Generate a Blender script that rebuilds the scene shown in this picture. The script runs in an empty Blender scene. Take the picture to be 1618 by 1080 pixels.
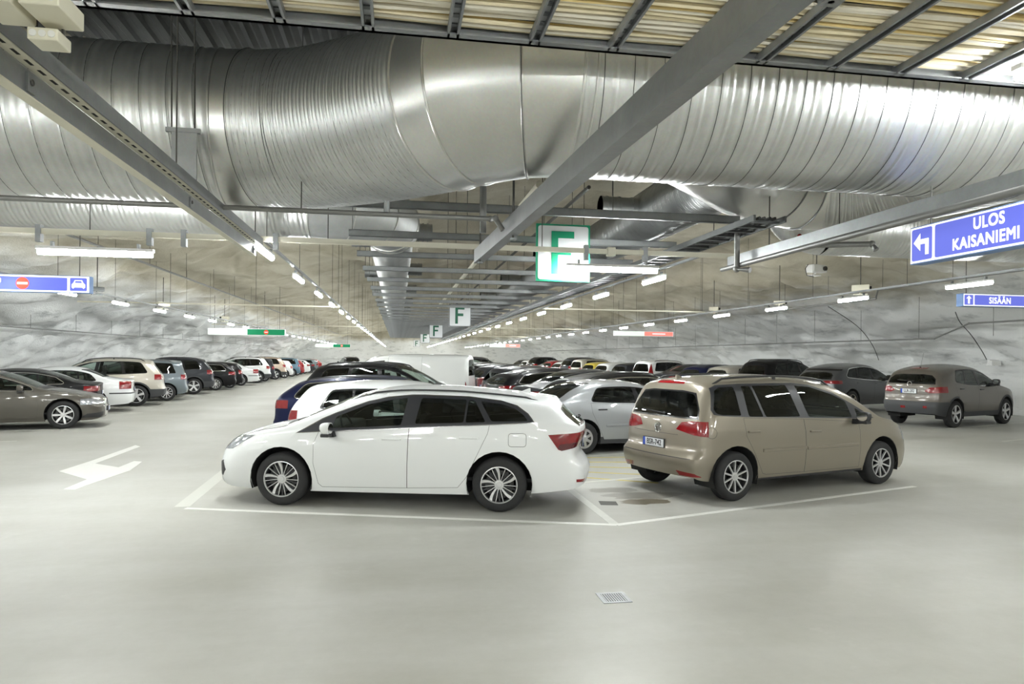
import bpy, bmesh, math, random
import numpy as np
from mathutils import Vector, Matrix, noise
from mathutils.bvhtree import BVHTree
random.seed(7)
PI = math.pi
scene = bpy.context.scene
COL = scene.collection

# ------------------------------------------------------------------ camera
EYE = 1.88
YAW = math.atan(180.8 / 1079.0)
cam_data = bpy.data.cameras.new('camera')
cam_data.sensor_width = 36.0
cam_data.lens = 36.0 * 1079.0 / 1618.0
cam_data.shift_y = 23.7 / 1618.0
cam_data.clip_start = 0.05
cam_data.clip_end = 400
camera = bpy.data.objects.new('camera', cam_data)
COL.objects.link(camera)
camera.matrix_world = (Matrix.Translation((0, 0, EYE)) @ Matrix.Rotation(-YAW, 4, 'Z')
                       @ Matrix.Rotation(PI / 2, 4, 'X') @ Matrix.Rotation(math.radians(0.55), 4, 'Z'))
scene.camera = camera
# ------------------------------------------------------------------ world, exposure
world = bpy.data.worlds.new('world')
scene.world = world
world.use_nodes = True
world.node_tree.nodes['Background'].inputs[0].default_value = (0.8, 0.85, 0.9, 1)
world.node_tree.nodes['Background'].inputs[1].default_value = 0.3
scene.view_settings.view_transform = 'Standard'
scene.view_settings.look = 'None'
scene.view_settings.gamma = 1.0
scene.view_settings.use_curve_mapping = False
scene.view_settings.exposure = 0.0
LAMP_STRENGTH = 203.0
scene.cycles.max_bounces = 8
scene.cycles.diffuse_bounces = 5
scene.cycles.glossy_bounces = 4
scene.cycles.transparent_max_bounces = 12
scene.cycles.sample_clamp_indirect = 6.0
scene.cycles.caustics_reflective = False
scene.cycles.caustics_refractive = False

# ------------------------------------------------------------------ materials
MATS = {}
def srgb(r, g, b):
    f = lambda c: ((c / 255 + 0.055) / 1.055) ** 2.4 if c > 10 else c / 255 / 12.92
    return (f(r), f(g), f(b), 1)

def mat(name, col, rough=0.5, metal=0.0, coat=0.0, spec=None, emit=None, strength=0.0, noise_amt=0.0, noise_scale=8.0, bump=0.0, rough_var=0.0):
    if name in MATS: return MATS[name]
    m = bpy.data.materials.new(name); m.use_nodes = True
    nt = m.node_tree; b = nt.nodes['Principled BSDF']
    b.inputs['Base Color'].default_value = col
    b.inputs['Roughness'].default_value = rough
    b.inputs['Metallic'].default_value = metal
    b.inputs['Coat Weight'].default_value = coat
    b.inputs['Coat Roughness'].default_value = 0.03
    if spec is not None: b.inputs['Specular IOR Level'].default_value = spec
    if emit:
        b.inputs['Emission Color'].default_value = emit
        b.inputs['Emission Strength'].default_value = strength
    if noise_amt or bump or rough_var:
        tc = nt.nodes.new('ShaderNodeTexCoord'); n = nt.nodes.new('ShaderNodeTexNoise')
        n.inputs['Scale'].default_value = noise_scale; n.inputs['Detail'].default_value = 5
        nt.links.new(tc.outputs['Object'], n.inputs['Vector'])
        if noise_amt:
            mx = nt.nodes.new('ShaderNodeMix'); mx.data_type = 'RGBA'
            mx.inputs[6].default_value = tuple(c * (1 - noise_amt) for c in col[:3]) + (1,)
            mx.inputs[7].default_value = tuple(min(1, c * (1 + noise_amt)) for c in col[:3]) + (1,)
            nt.links.new(n.outputs['Fac'], mx.inputs[0]); nt.links.new(mx.outputs[2], b.inputs['Base Color'])
        if rough_var:
            mr = nt.nodes.new('ShaderNodeMapRange')
            mr.inputs[3].default_value = rough - rough_var; mr.inputs[4].default_value = rough + rough_var
            nt.links.new(n.outputs['Fac'], mr.inputs[0]); nt.links.new(mr.outputs[0], b.inputs['Roughness'])
        if bump:
            bp = nt.nodes.new('ShaderNodeBump'); bp.inputs['Strength'].default_value = bump; bp.inputs['Distance'].default_value = 0.02
            nt.links.new(n.outputs['Fac'], bp.inputs['Height']); nt.links.new(bp.outputs[0], b.inputs['Normal'])
    MATS[name] = m
    return m

def paint(name, rgb, metallic=False):
    return mat('paint_' + name, srgb(*rgb), 0.34 if metallic else 0.4, 0.35 if metallic else 0.0, 0.8 if sum(rgb) > 200 else .12, spec=.5 if sum(rgb) > 200 else .2)

def glass_mat(name, tint, refl=1.0):
    if name in MATS: return MATS[name]
    m = bpy.data.materials.new(name); m.use_nodes = True
    nt = m.node_tree; nt.nodes.clear()
    o = nt.nodes.new('ShaderNodeOutputMaterial'); mx = nt.nodes.new('ShaderNodeMixShader')
    t = nt.nodes.new('ShaderNodeBsdfTransparent'); t.inputs[0].default_value = tint + (1,)
    g = nt.nodes.new('ShaderNodeBsdfGlossy'); g.inputs['Roughness'].default_value = 0.02
    g.inputs['Color'].default_value = (0.95, 1, 0.97, 1)
    fr = nt.nodes.new('ShaderNodeFresnel'); fr.inputs[0].default_value = 1.5
    nt.links.new(fr.outputs[0], mx.inputs[0]); nt.links.new(t.outputs[0], mx.inputs[1]); nt.links.new(g.outputs[0], mx.inputs[2])
    nt.links.new(mx.outputs[0], o.inputs[0])
    MATS[name] = m
    return m

M_RUBBER = mat('tyre_rubber', (0.018, 0.018, 0.019, 1), 0.75, noise_amt=0.2, noise_scale=30)
M_BLACK = mat('black_plastic', (0.022, 0.022, 0.024, 1), 0.5, noise_amt=0.15, noise_scale=40)
M_GAP = mat('panel_gap_black', (0.06, 0.06, 0.06, 1), 0.8)
M_TRIM = mat('gloss_black_trim', (0.012, 0.012, 0.014, 1), 0.18)
M_CLAD = mat('grey_cladding', (0.05, 0.052, 0.056, 1), 0.6, noise_amt=0.1, noise_scale=60)
M_CHROME = mat('chrome', (0.8, 0.8, 0.8, 1), 0.12, 1.0)
M_ALLOY = mat('alloy_silver', (0.70, 0.70, 0.71, 1), 0.3, 0.75)
M_ALLOYD = mat('alloy_dark', (0.035, 0.035, 0.038, 1), 0.4, 0.3)
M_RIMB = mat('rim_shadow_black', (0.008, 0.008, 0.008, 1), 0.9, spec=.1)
M_DISC = mat('brake_disc', (0.07, 0.07, 0.07, 1), 0.45, 1.0)
M_TAIL = mat('tail_lamp_red', (0.22, 0.004, 0.007, 1), 0.15, coat=.6, noise_amt=0.35, noise_scale=14)
M_TAILD = mat('tail_lamp_dark', (0.09, 0.006, 0.01, 1), 0.12, coat=1.0)
M_TAILW = mat('tail_lamp_clear', (0.75, 0.55, 0.55, 1), 0.15, coat=1.0)
M_HEAD = mat('head_lamp', (0.45, 0.47, 0.5, 1), 0.1, 0.5, coat=1.0, noise_amt=0.5, noise_scale=14)
M_INT = mat('interior_dark', (0.03, 0.03, 0.032, 1), 0.8, noise_amt=0.15, noise_scale=30)
M_INTL = mat('interior_grey', (0.09, 0.09, 0.09, 1), 0.85, noise_amt=0.2, noise_scale=40)
M_UNDER = mat('underbody', (0.015, 0.015, 0.015, 1), 0.9)
M_PLATE = mat('plate_white', (0.8, 0.82, 0.84, 1), 0.4)
M_PLATEB = mat('plate_blue', (0.02, 0.08, 0.5, 1), 0.4)
G_CLEAR = glass_mat('glass_clear', (0.62, 0.70, 0.66))
G_DARK = glass_mat('glass_privacy', (0.10, 0.11, 0.11))
G_MID = glass_mat('glass_tinted', (0.42, 0.47, 0.45))

# ------------------------------------------------------------------ object helpers
def link(o, parent=None):
    COL.objects.link(o)
    if parent is not None: o.parent = parent
    return o

def tag(o, label=None, cat=None, group=None, kind=None):
    if label: o['label'] = label
    if cat: o['category'] = cat
    if group: o['group'] = group
    if kind: o['kind'] = kind
    return o

def empty(name, loc=(0, 0, 0), rz=0.0, parent=None):
    o = bpy.data.objects.new(name, None); o.empty_display_size = 0.2
    o.location = loc; o.rotation_euler = (0, 0, rz)
    return link(o, parent)

def mesh_obj(name, verts, faces, m, parent=None, smooth=False, normals=None, mat_idx=None):
    me = bpy.data.meshes.new(name)
    me.from_pydata([tuple(v) for v in verts], [], faces)
    for mm in (m if isinstance(m, (list, tuple)) else [m]): me.materials.append(mm)
    if smooth: me.polygons.foreach_set('use_smooth', [True] * len(me.polygons))
    if mat_idx is not None: me.polygons.foreach_set('material_index', mat_idx)
    if normals is not None:
        me.normals_split_custom_set_from_vertices([tuple(n) for n in normals])
    me.update()
    return link(bpy.data.objects.new(name, me), parent)

class MB:
    """collects simple solids into one mesh"""
    def __init__(s): s.v = []; s.f = []
    def add(s, vs, fs):
        n = len(s.v); s.v += [tuple(v) for v in vs]; s.f += [tuple(i + n for i in f) for f in fs]; return s
    def box(s, x0, x1, y0, y1, z0, z1, bev=0.0):
        if bev <= 0:
            vs = [(x, y, z) for z in (z0, z1) for y in (y0, y1) for x in (x0, x1)]
            return s.add(vs, [(0, 2, 3, 1), (4, 5, 7, 6), (0, 1, 5, 4), (2, 6, 7, 3), (0, 4, 6, 2), (1, 3, 7, 5)])
        bm = bmesh.new(); bmesh.ops.create_cube(bm, size=1)
        for v in bm.verts: v.co = ((x0 + x1) / 2 + v.co.x * (x1 - x0), (y0 + y1) / 2 + v.co.y * (y1 - y0), (z0 + z1) / 2 + v.co.z * (z1 - z0))
        bmesh.ops.bevel(bm, geom=bm.edges[:], offset=bev, segments=3, profile=0.5, affect='EDGES')
        return s.bm(bm)
    def bm(s, bm, mtx=None):
        bm.verts.index_update()
        vs = [tuple(mtx @ v.co) if mtx else tuple(v.co) for v in bm.verts]
        fs = [tuple(v.index for v in f.verts) for f in bm.faces]
        bm.free(); return s.add(vs, fs)
    def tube(s, pts, r, n=8, cap=True):
        pts = [Vector(p) for p in pts]; rings = []
        up = None
        for i, p in enumerate(pts):
            a = (pts[min(i + 1, len(pts) - 1)] - pts[max(i - 1, 0)]).normalized()
            if up is None:
                up = Vector((0, 0, 1)) if abs(a.z) < 0.9 else Vector((1, 0, 0))
            u = (up - a * up.dot(a)).normalized(); w = a.cross(u); up = u
            rr = r[i] if isinstance(r, (list, tuple)) else r
            rings.append([p + (u * math.cos(2 * PI * k / n) + w * math.sin(2 * PI * k / n)) * rr for k in range(n)])
        vs = [q for ring in rings for q in ring]; fs = []
        for i in range(len(rings) - 1):
            for k in range(n):
                fs.append((i * n + k, i * n + (k + 1) % n, (i + 1) * n + (k + 1) % n, (i + 1) * n + k))
        if cap:
            fs.append(tuple(range(n))[::-1]); fs.append(tuple((len(rings) - 1) * n + k for k in range(n)))
        return s.add(vs, fs)
    def lathe(s, prof, n=40, axis='y', c=(0, 0, 0)):
        vs = []; fs = []
        for (r, h) in prof:
            for k in range(n):
                a = 2 * PI * k / n
                vs.append((c[0] + r * math.cos(a), c[1] + h, c[2] + r * math.sin(a)) if axis == 'y' else (c[0] + r * math.cos(a), c[1] + r * math.sin(a), c[2] + h))
        for i in range(len(prof) - 1):
            for k in range(n):
                fs.append((i * n + k, i * n + (k + 1) % n, (i + 1) * n + (k + 1) % n, (i + 1) * n + k))
        return s.add(vs, fs)
    def prism(s, poly, d0, d1, plane='xz'):
        n = len(poly)
        mk = {'xz': lambda p, d: (p[0], d, p[1]), 'xy': lambda p, d: (p[0], p[1], d), 'yz': lambda p, d: (d, p[0], p[1])}[plane]
        vs = [mk(p, d0) for p in poly] + [mk(p, d1) for p in poly]
        fs = [tuple(range(n)), tuple(range(2 * n - 1, n - 1, -1))] + [(i, i + n, (i + 1) % n + n, (i + 1) % n) for i in range(n)]
        return s.add(vs, fs)
    def ball(s, c, r, n=12, m=8):
        rx, ry, rz = r if isinstance(r, (list, tuple)) else (r, r, r)
        bm = bmesh.new(); bmesh.ops.create_uvsphere(bm, u_segments=n, v_segments=m, radius=1)
        return s.bm(bm, Matrix.Translation(c) @ Matrix.Diagonal((rx, ry, rz, 1)))
    def build(s, name, m, parent=None, smooth=False, fix=False):
        o = mesh_obj(name, s.v, s.f, m, parent, smooth)
        bm = bmesh.new(); bm.from_mesh(o.data); bmesh.ops.recalc_face_normals(bm, faces=bm.faces[:])
        if smooth:
            for e in bm.edges:
                if len(e.link_faces) == 2 and e.calc_face_angle(0) > math.radians(40): e.smooth = False
        bm.to_mesh(o.data); bm.free()
        return o

def text_obj(name, body, size, m, mtx, parent=None, extrude=0.001, align='CENTER', sx=1.0, bold=0.0, spacing=1.0, heavy=0.0):
    cu = bpy.data.curves.new(name, 'FONT'); cu.body = body; cu.size = size; cu.extrude = extrude
    cu.align_x = align; cu.align_y = 'CENTER'; cu.offset = bold; cu.space_character = spacing; cu.resolution_u = 4
    cu.materials.append(m)
    tmp = bpy.data.objects.new(name + '_curve', cu); COL.objects.link(tmp)
    me = bpy.data.meshes.new_from_object(tmp.evaluated_get(bpy.context.evaluated_depsgraph_get()))
    bpy.data.objects.remove(tmp); me.name = name
    if not me.materials: me.materials.append(m)
    if heavy:       # heavier strokes: the outline set four more times, each a hair apart
        bm = bmesh.new(); bm.from_mesh(me); src = bm.verts[:] + bm.edges[:] + bm.faces[:]
        for i, (dx, dy) in enumerate(((1, 1), (-1, 1), (1, -1), (-1, -1))):
            g = bmesh.ops.duplicate(bm, geom=src)['geom']
            for v in g:
                if isinstance(v, bmesh.types.BMVert): v.co += Vector((dx * heavy, dy * heavy, -.00006 * (i + 1)))
        bm.to_mesh(me); bm.free()
    o = bpy.data.objects.new(name, me)
    link(o, parent); o.matrix_local = mtx @ Matrix.Diagonal((sx, 1, 1, 1))
    return o

def pchip(pts):
    x = np.array([p[0] for p in pts], float); y = np.array([p[1] for p in pts], float)
    h = np.diff(x); d = np.diff(y) / h; m = np.zeros_like(y)
    for i in range(1, len(x) - 1):
        if d[i - 1] * d[i] > 0:
            w1 = 2 * h[i] + h[i - 1]; w2 = h[i] + 2 * h[i - 1]
            m[i] = (w1 + w2) / (w1 / d[i - 1] + w2 / d[i])
    m[0] = d[0]; m[-1] = d[-1]
    def f(q):
        q = np.clip(q, x[0], x[-1]); i = np.clip(np.searchsorted(x, q, side='right') - 1, 0, len(h) - 1)
        t = (q - x[i]) / h[i]
        return ((2 * t**3 - 3 * t**2 + 1) * y[i] + (t**3 - 2 * t**2 + t) * h[i] * m[i] + (-2 * t**3 + 3 * t**2) * y[i + 1] + (t**3 - t**2) * h[i] * m[i + 1])
    return f

def hull2(pts):
    pts = sorted(set((float(a), float(b)) for a, b in pts))
    def half(ps):
        o = []
        for p in ps:
            while len(o) > 1 and (o[-1][0] - o[-2][0]) * (p[1] - o[-2][1]) - (o[-1][1] - o[-2][1]) * (p[0] - o[-2][0]) <= 1e-9: o.pop()
            o.append(p)
        return o
    a = half(pts); b = half(pts[::-1])
    return a[:-1] + b[:-1]      # counter-clockwise

def rounded(poly, r, n=4):
    poly = hull2(poly); out = []; k = len(poly)
    for i in range(k):
        p = Vector(poly[i]); a = Vector(poly[i - 1]) - p; b = Vector(poly[(i + 1) % k]) - p
        ang = a.angle(b)
        if ang > 2.6: out.append(tuple(p)); continue
        d = min(r, a.length * .45, b.length * .45)
        p0 = p + a.normalized() * d; p1 = p + b.normalized() * d
        for j in range(n + 1):
            t = j / n
            out.append(tuple(p0 * (1 - t)**2 + p * 2 * t * (1 - t) + p1 * t * t))
    return hull2(out)

def offset_poly(poly, d):
    """inset (d>0) of a convex ccw polygon"""
    poly = hull2(poly); n = len(poly); L = []
    for i in range(n):
        a = Vector(poly[i]); b = Vector(poly[(i + 1) % n]); t = (b - a).normalized(); nr = Vector((-t.y, t.x))
        L.append((a + nr * d, t))
    out = []
    for i in range(n):
        (p, t), (q, u) = L[i - 1], L[i]
        c = t.x * u.y - t.y * u.x
        if abs(c) < 1e-5: out.append(tuple(q)); continue
        s = ((q.x - p.x) * u.y - (q.y - p.y) * u.x) / c
        out.append(tuple(p + t * s))
    return out
# ------------------------------------------------------------------ car builder
# car frame: x = 0 at the front axle, +x towards the tail, +y the right-hand side, z up from the ground
class Body:
    N1, N2, N3 = 10, 8, 8
    def __init__(s, sp):
        s.sp = sp; s.W2 = sp['W'] / 2
        s.x0 = -sp['fo']; s.x1 = sp['wb'] + sp['ro']; s.L = s.x1 - s.x0
        s.top = pchip(sp['top']); s.belt = pchip(sp['belt']); s.sill = pchip(sp['sill']); s.plan = pchip(sp['plan'])
        s.fx = pchip(sp['fx']); s.rx = pchip(sp['rx'])
        s.build()
    def section(s, x):
        sp = s.sp; zt = float(s.top(x)); zb = float(s.belt(x)); z0 = float(s.sill(x)); w = s.W2 * float(s.plan(x))
        cr = sp.get('crown', .07) * (0.6 + 0.4 * min(1, max(0, (zt - zb) / .4)))
        zr = zt - cr
        zs = min(zb, zr - 0.02)
        rf, re = sp.get('rf', .16), sp.get('re', .07)
        q = max(0, 1 - (x - s.x0) / rf, 1 - (s.x1 - x) / rf)
        e = re * (1 - math.sqrt(max(0, 1 - q * q)))
        w -= e; zt -= e * .35; zr -= e * .5; zs -= e * .4; z0 += e * .5
        zm = z0 + (zs - z0) * .55
        Y, Z = [], []
        al, au = sp.get('al', .075), sp.get('au', .045)
        for i in range(s.N1):
            t = i / (s.N1 - 1); z = z0 + (zs - z0) * t
            y = w * (1 - al * max(0, (zm - z) / (zm - z0))**2.2) if z < zm else w * (1 - au * ((z - zm) / (zs - zm))**2)
            if sp.get('crease'):        # body-side crease below the shoulder
                y += sp['crease'] * math.exp(-((t - .80) / .05)**2) - sp['crease'] * .8 * math.exp(-((t - .30) / .09)**2)
            Y.append(y); Z.append(z)
        ys = Y[-1]; tt = sp.get('tum', .40)
        for i in range(1, s.N2 + 1):
            t = i / s.N2; d = (zr - zs) * t
            Y.append(max(.25, ys - tt * d * (0.72 + .28 * t / 1) - 0.010 * min(1, t * 4))); Z.append(zs + d)
        yr = Y[-1]
        for i in range(1, s.N3 + 1):
            t = i / s.N3; y = yr * (1 - t)
            Y.append(y); Z.append(zr + (zt - zr) * (1 - (y / yr)**2.2))
        # round the roof edge
        k = s.N1 + s.N2 - 1
        for _ in range(3):
            Y2, Z2 = Y[:], Z[:]
            for j in (k - 1, k, k + 1):
                Y2[j] = .25 * Y[j - 1] + .5 * Y[j] + .25 * Y[j + 1]; Z2[j] = .25 * Z[j - 1] + .5 * Z[j] + .25 * Z[j + 1]
            Y, Z = Y2, Z2
        return Y, Z
    def warp(s, x, y, z):
        sp = s.sp; Lf, Lr = sp.get('Lf', .9), sp.get('Lr', 1.2)
        u = max(0, 1 - (x - s.x0) / Lf)**1.8; v = max(0, 1 - (s.x1 - x) / Lr)**1.8
        k = min(1, abs(y) / s.W2)**2.4
        return x + (float(s.fx(z)) + sp.get('cf', .2) * k) * u + (float(s.rx(z)) - sp.get('cr', .12) * k) * v
    def build(s):
        n = s.sp.get('stations', 70)
        q = np.linspace(0, 1, n); q = q - .10 * np.sin(2 * np.pi * q)   # denser near the ends
        xs = s.x0 + s.L * q
        bm = bmesh.new(); T = s.N1 + s.N2 + s.N3
        rows = []
        for x in xs:
            Y, Z = s.section(x)
            ring = [(Y[i], Z[i]) for i in range(T)] + [(-Y[i], Z[i]) for i in range(T - 2, -1, -1)]
            rows.append([bm.verts.new((s.warp(x, y, z), y, z)) for y, z in ring])
        m = len(rows[0])
        for a, b in zip(rows, rows[1:]):
            for j in range(m - 1): bm.faces.new((a[j], b[j], b[j + 1], a[j + 1]))
        for (row, x, flip) in ((rows[0], xs[0], False), (rows[-1], xs[-1], True)):
            Y, Z = s.section(x); K = s.N1 + s.N2 - 1
            top = row[K:m - K]; fr = [v.co.y / Y[K] for v in top]; ztop = [v.co.z for v in top]
            prev = None
            for t in range(K + 1):
                if t == K: cur = top
                else:
                    cur = []
                    for j in range(len(top)):
                        if j == 0: cur.append(row[t])
                        elif j == len(top) - 1: cur.append(row[m - 1 - t])
                        else:
                            y = Y[t] * fr[j]; z = Z[t] + (ztop[j] - Z[K]) * (t / K)**3
                            cur.append(bm.verts.new((s.warp(x, y, z), y, z)))
                if prev:
                    for j in range(len(top) - 1):
                        f = (prev[j], cur[j], cur[j + 1], prev[j + 1])
                        bm.faces.new(f if not flip else f[::-1])
                prev = cur
        bmesh.ops.recalc_face_normals(bm, faces=bm.faces[:])
        bm.normal_update()
        up = max(bm.faces, key=lambda f: f.calc_center_median().z)
        if up.normal.z < 0: bmesh.ops.reverse_faces(bm, faces=bm.faces[:]); bm.normal_update()
        s.bm = bm; s.pid = bm.faces.layers.int.new('pid'); s.parts = {}; s.next = 1
        s.bvh = BVHTree.FromBMesh(bm)
    def ysurf(s, x, z, side=1):
        r = s.bvh.ray_cast(Vector((x, 3 * side, z)), Vector((0, -side, 0)))
        return (r[0].y, r[1]) if r[0] else (s.W2 * side, Vector((0, side, 0)))
    def xsurf(s, y, z, rear=True):
        d = -1 if rear else 1
        r = s.bvh.ray_cast(Vector((s.x1 + 2 if rear else s.x0 - 2, y, z)), Vector((d, 0, 0)))
        return (r[0].x, r[1]) if r[0] else (s.x1 if rear else s.x0, Vector((-d, 0, 0)))
    def zsurf(s, x, y):
        r = s.bvh.ray_cast(Vector((x, y, 4)), Vector((0, 0, -1)))
        return r[0].z if r[0] else 1.4
    def clip(s, faces, planes):
        bm = s.bm; cand = list(faces)
        for co, no in planes:
            if not cand: break
            geom = set(cand)
            for f in cand: geom.update(f.edges); geom.update(f.verts)
            res = bmesh.ops.bisect_plane(bm, geom=list(geom), dist=1e-5, plane_co=co, plane_no=no)
            seen = [g for g in res['geom'] if isinstance(g, bmesh.types.BMFace) and g.is_valid]
            no = Vector(no); co = Vector(co)
            cand = [f for f in set(seen) if (f.calc_center_median() - co).dot(no) < 0]
        return cand
    def side(s, poly, sides=(1, -1), src=None, nmin=.2):
        poly = hull2(poly)
        x0, x1 = min(p[0] for p in poly), max(p[0] for p in poly); z0, z1 = min(p[1] for p in poly), max(p[1] for p in poly)
        planes = []
        for i in range(len(poly)):
            a, b = poly[i], poly[(i + 1) % len(poly)]
            planes.append(((a[0], 0, a[1]), (b[1] - a[1], 0, -(b[0] - a[0]))))
        out = {}
        for sd in sides:
            fs = []
            for f in (s.bm.faces if src is None else src[sd]):
                if f.normal.y * sd < nmin: continue
                vs = [v.co for v in f.verts]
                if max(v.x for v in vs) < x0 or min(v.x for v in vs) > x1 or max(v.z for v in vs) < z0 or min(v.z for v in vs) > z1: continue
                if sum(v.y for v in vs) * sd < 0: continue
                fs.append(f)
            out[sd] = s.clip(fs, planes)
        return out
    def face(s, poly, rear=True, src=None, xlim=None, nmin=.12):
        """region seen along x; poly in (y,z)"""
        poly = hull2(poly); d = 1 if rear else -1
        y0, y1 = min(p[0] for p in poly), max(p[0] for p in poly); z0, z1 = min(p[1] for p in poly), max(p[1] for p in poly)
        planes = [((0, a[0], a[1]), (0, b[1] - a[1], -(b[0] - a[0]))) for a, b in zip(poly, poly[1:] + poly[:1])]
        if xlim is not None: planes.append(((xlim, 0, 0), (-d, 0, 0)))
        fs = []
        for f in (s.bm.faces if src is None else src):
            if f.normal.x * d < nmin: continue
            vs = [v.co for v in f.verts]
            if max(v.y for v in vs) < y0 or min(v.y for v in vs) > y1 or max(v.z for v in vs) < z0 or min(v.z for v in vs) > z1: continue
            if xlim is not None and max(v.x * d for v in vs) < xlim * d: continue
            fs.append(f)
        return s.clip(fs, planes)
    def mark(s, faces, name, m, off=0.0, parent=None, label=None, shell=False):
        if not faces: return None
        k = s.next; s.next += 1
        for f in faces: f[s.pid] = k
        s.parts[k] = (name, m, off, parent, label)
        return k
    def emit(s, root, paint_mat, liner=True):
        bm = s.bm; bm.normal_update()
        bm.verts.ensure_lookup_table()
        by = {}
        for f in bm.faces: by.setdefault(f[s.pid], []).append(f)
        objs = {}
        for k in sorted(by):
            if k < 0: continue
            name, m, off, parent, label = s.parts.get(k, ('body', paint_mat, 0, None, None))
            if m is None: m = paint_mat
            idx = {}; vs = []; ns = []; fs = []
            for f in by[k]:
                t = []
                for v in f.verts:
                    if v not in idx:
                        idx[v] = len(vs); vs.append(v.co + v.normal * off); ns.append(v.normal.copy())
                    t.append(idx[v])
                fs.append(tuple(t))
            if off > 0.0015:        # give raised parts an edge that meets the body
                edges = {}
                for t in fs:
                    for a, b in zip(t, t[1:] + t[:1]):
                        edges[(a, b)] = edges.get((a, b), 0) + 1
                rim = {}
                for (a, b) in edges:
                    if (b, a) not in edges:
                        for q in (a, b):
                            if q not in rim:
                                rim[q] = len(vs); vs.append(vs[q] - ns[q] * (off + .004)); ns.append(ns[q])
                        fs.append((b, a, rim[a], rim[b]))
            o = mesh_obj(name, vs, fs, m, objs.get(parent, root), True, ns)
            if label: o['label'] = label
            objs[k] = o
        if liner:
            idx = {}; vs = []; fs = []
            for k in by:
                if k < 0: continue
                nm = s.parts.get(k, ('body',))[0]
                if 'window' in nm or 'windscreen' in nm or 'glass' in nm: continue
                for f in by[k]:
                    t = []
                    for v in f.verts:
                        if v not in idx:
                            idx[v] = len(vs); vs.append(v.co - v.normal * .022)
                        t.append(idx[v])
                    fs.append(tuple(t[::-1]))
            mesh_obj('interior_liner', vs, fs, M_INT, root, True)
        bm.free()
        return objs

def circle(cx, cz, r, n=28): return [(cx + r * math.cos(2 * PI * k / n), cz + r * math.sin(2 * PI * k / n)) for k in range(n)]

# ---- wheels
def make_wheel(R, w, style, root, pos, side, rim_mat=None):
    """tyre mesh with rim children; outer face towards side*y"""
    rr = R * {'cap': .60}.get(style[0], .66)
    h = w / 2
    prof = [(rr - .02, -h + .03), (rr, -h + .005), (rr + .02, -h), (R - .045, -h - .004), (R - .018, -h + .012), (R - .004, -h + .035), (R, -h + .06)]
    tr = []
    for i in range(4):      # tread grooves
        c = -h + .06 + (w - .12) * (i + .5) / 4
        tr += [(R, c - .014), (R - .008, c - .006), (R - .008, c + .006), (R, c + .014)]
    prof = prof + tr + [(r, -y) for r, y in prof[::-1]]
    t = MB().lathe([(r, y * side) for r, y in prof], 44).build('wheel', M_RUBBER, root, True)
    t.location = pos
    kind, n = style[0], style[1]
    f = h - .012            # rim outer face plane
    b = MB()
    lip = [(rr - .002, f - .02), (rr + .004, f + .008), (rr - .006, f + .010), (rr - .012, f - .004)]
    b.lathe([(r, y * side) for r, y in lip], 44)
    brl = MB().lathe([(rr - .012, (f - .004) * side), (rr - .022, (f - .05) * side), (rr - .045, (-h + .02) * side)], 32)
    hub = .045
    def spoke(a, r0, r1, w0, w1, d0, d1, th=.022, twist=0.0):
        vs = []
        K = 5
        for i in range(K + 1):
            q = i / K; r = r0 + (r1 - r0) * q; ww = (w0 + (w1 - w0) * q) / 2; d = d0 + (d1 - d0) * q
            aa = a + twist * q * q
            c, sn = math.cos(aa), math.sin(aa)
            for (o, dd) in ((-ww, d - th), (-ww * .85, d), (ww * .85, d), (ww, d - th)):
                vs.append((r * c - o * sn, dd * side, r * sn + o * c))
        fs = []
        for i in range(K):
            for j in range(3): fs.append((i * 4 + j, i * 4 + j + 1, i * 4 + 5 + j, i * 4 + 4 + j))
        return vs, fs
    if kind == 'cap':
        b.lathe([(rr - .015, (f - .012) * side), (rr * .92, (f + .004) * side), (rr * .80, (f + .006) * side)], 44)
        for k in range(n): b.add(*spoke(2 * PI * k / n, .05, rr * .84, .055, .060, f + .016, f + .008))
        b.lathe([(.075, (f + .012) * side), (.06, (f + .02) * side), (.0, (f + .022) * side)], 20)
        dark = MB().lathe([(rr * .82, (f - .006) * side), (.03, (f - .006) * side)], 30)
        rim = b.build('hub_cap', rim_mat or M_ALLOY, t, True)
        dark.build('hub_cap_slot', M_ALLOYD, rim)
        return t
    b.lathe([(.060, (f - .03) * side), (.056, (f - .012) * side), (.032, (f - .010) * side), (.030, (f - .004) * side), (.0, (f - .003) * side)], 24)
    dk = MB()
    if kind == 'twin':      # n pairs of slim spokes
        for k in range(n):
            for sg in (-1, 1):
                b.add(*spoke(2 * PI * k / n + sg * style[2], .05, rr - .012, .030, .026, f - .016, f - .004, twist=-sg * style[3]))
    elif kind == 'alt':     # bright wide spokes alternating with slim dark pairs
        for k in range(n):
            a = 2 * PI * k / n + .3
            b.add(*spoke(a, .05, rr - .01, .020, .046, f - .018, f - .002, twist=.16))
            b.add(*spoke(a + .46, .05, rr - .01, .011, .009, f - .018, f - .004))
            b.add(*spoke(a + .90, .05, rr - .01, .010, .009, f - .018, f - .004))
            for q in (.30, .68): dk.add(*spoke(a + q, .05, rr - .01, .020, .024, f - .034, f - .024))
    else:
        for k in range(n): b.add(*spoke(2 * PI * k / n + .31, .05, rr - .012, style[2], style[3], f - .016, f - .004))
    rim = b.build('rim', rim_mat or M_ALLOY, t, True)
    brl.build('rim_barrel', M_ALLOYD, t, True)
    if dk.v: dk.build('rim_inner_spokes', M_ALLOYD, t, True)
    ds = MB().lathe([(.12, (f - .055) * side), (rr * .78, (f - .055) * side), (rr * .78, (f - .075) * side), (.12, (f - .075) * side)], 32)
    ds.build('brake_disc', M_DISC, t)
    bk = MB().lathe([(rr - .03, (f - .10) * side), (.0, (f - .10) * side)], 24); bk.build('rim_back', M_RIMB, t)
    return t

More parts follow.
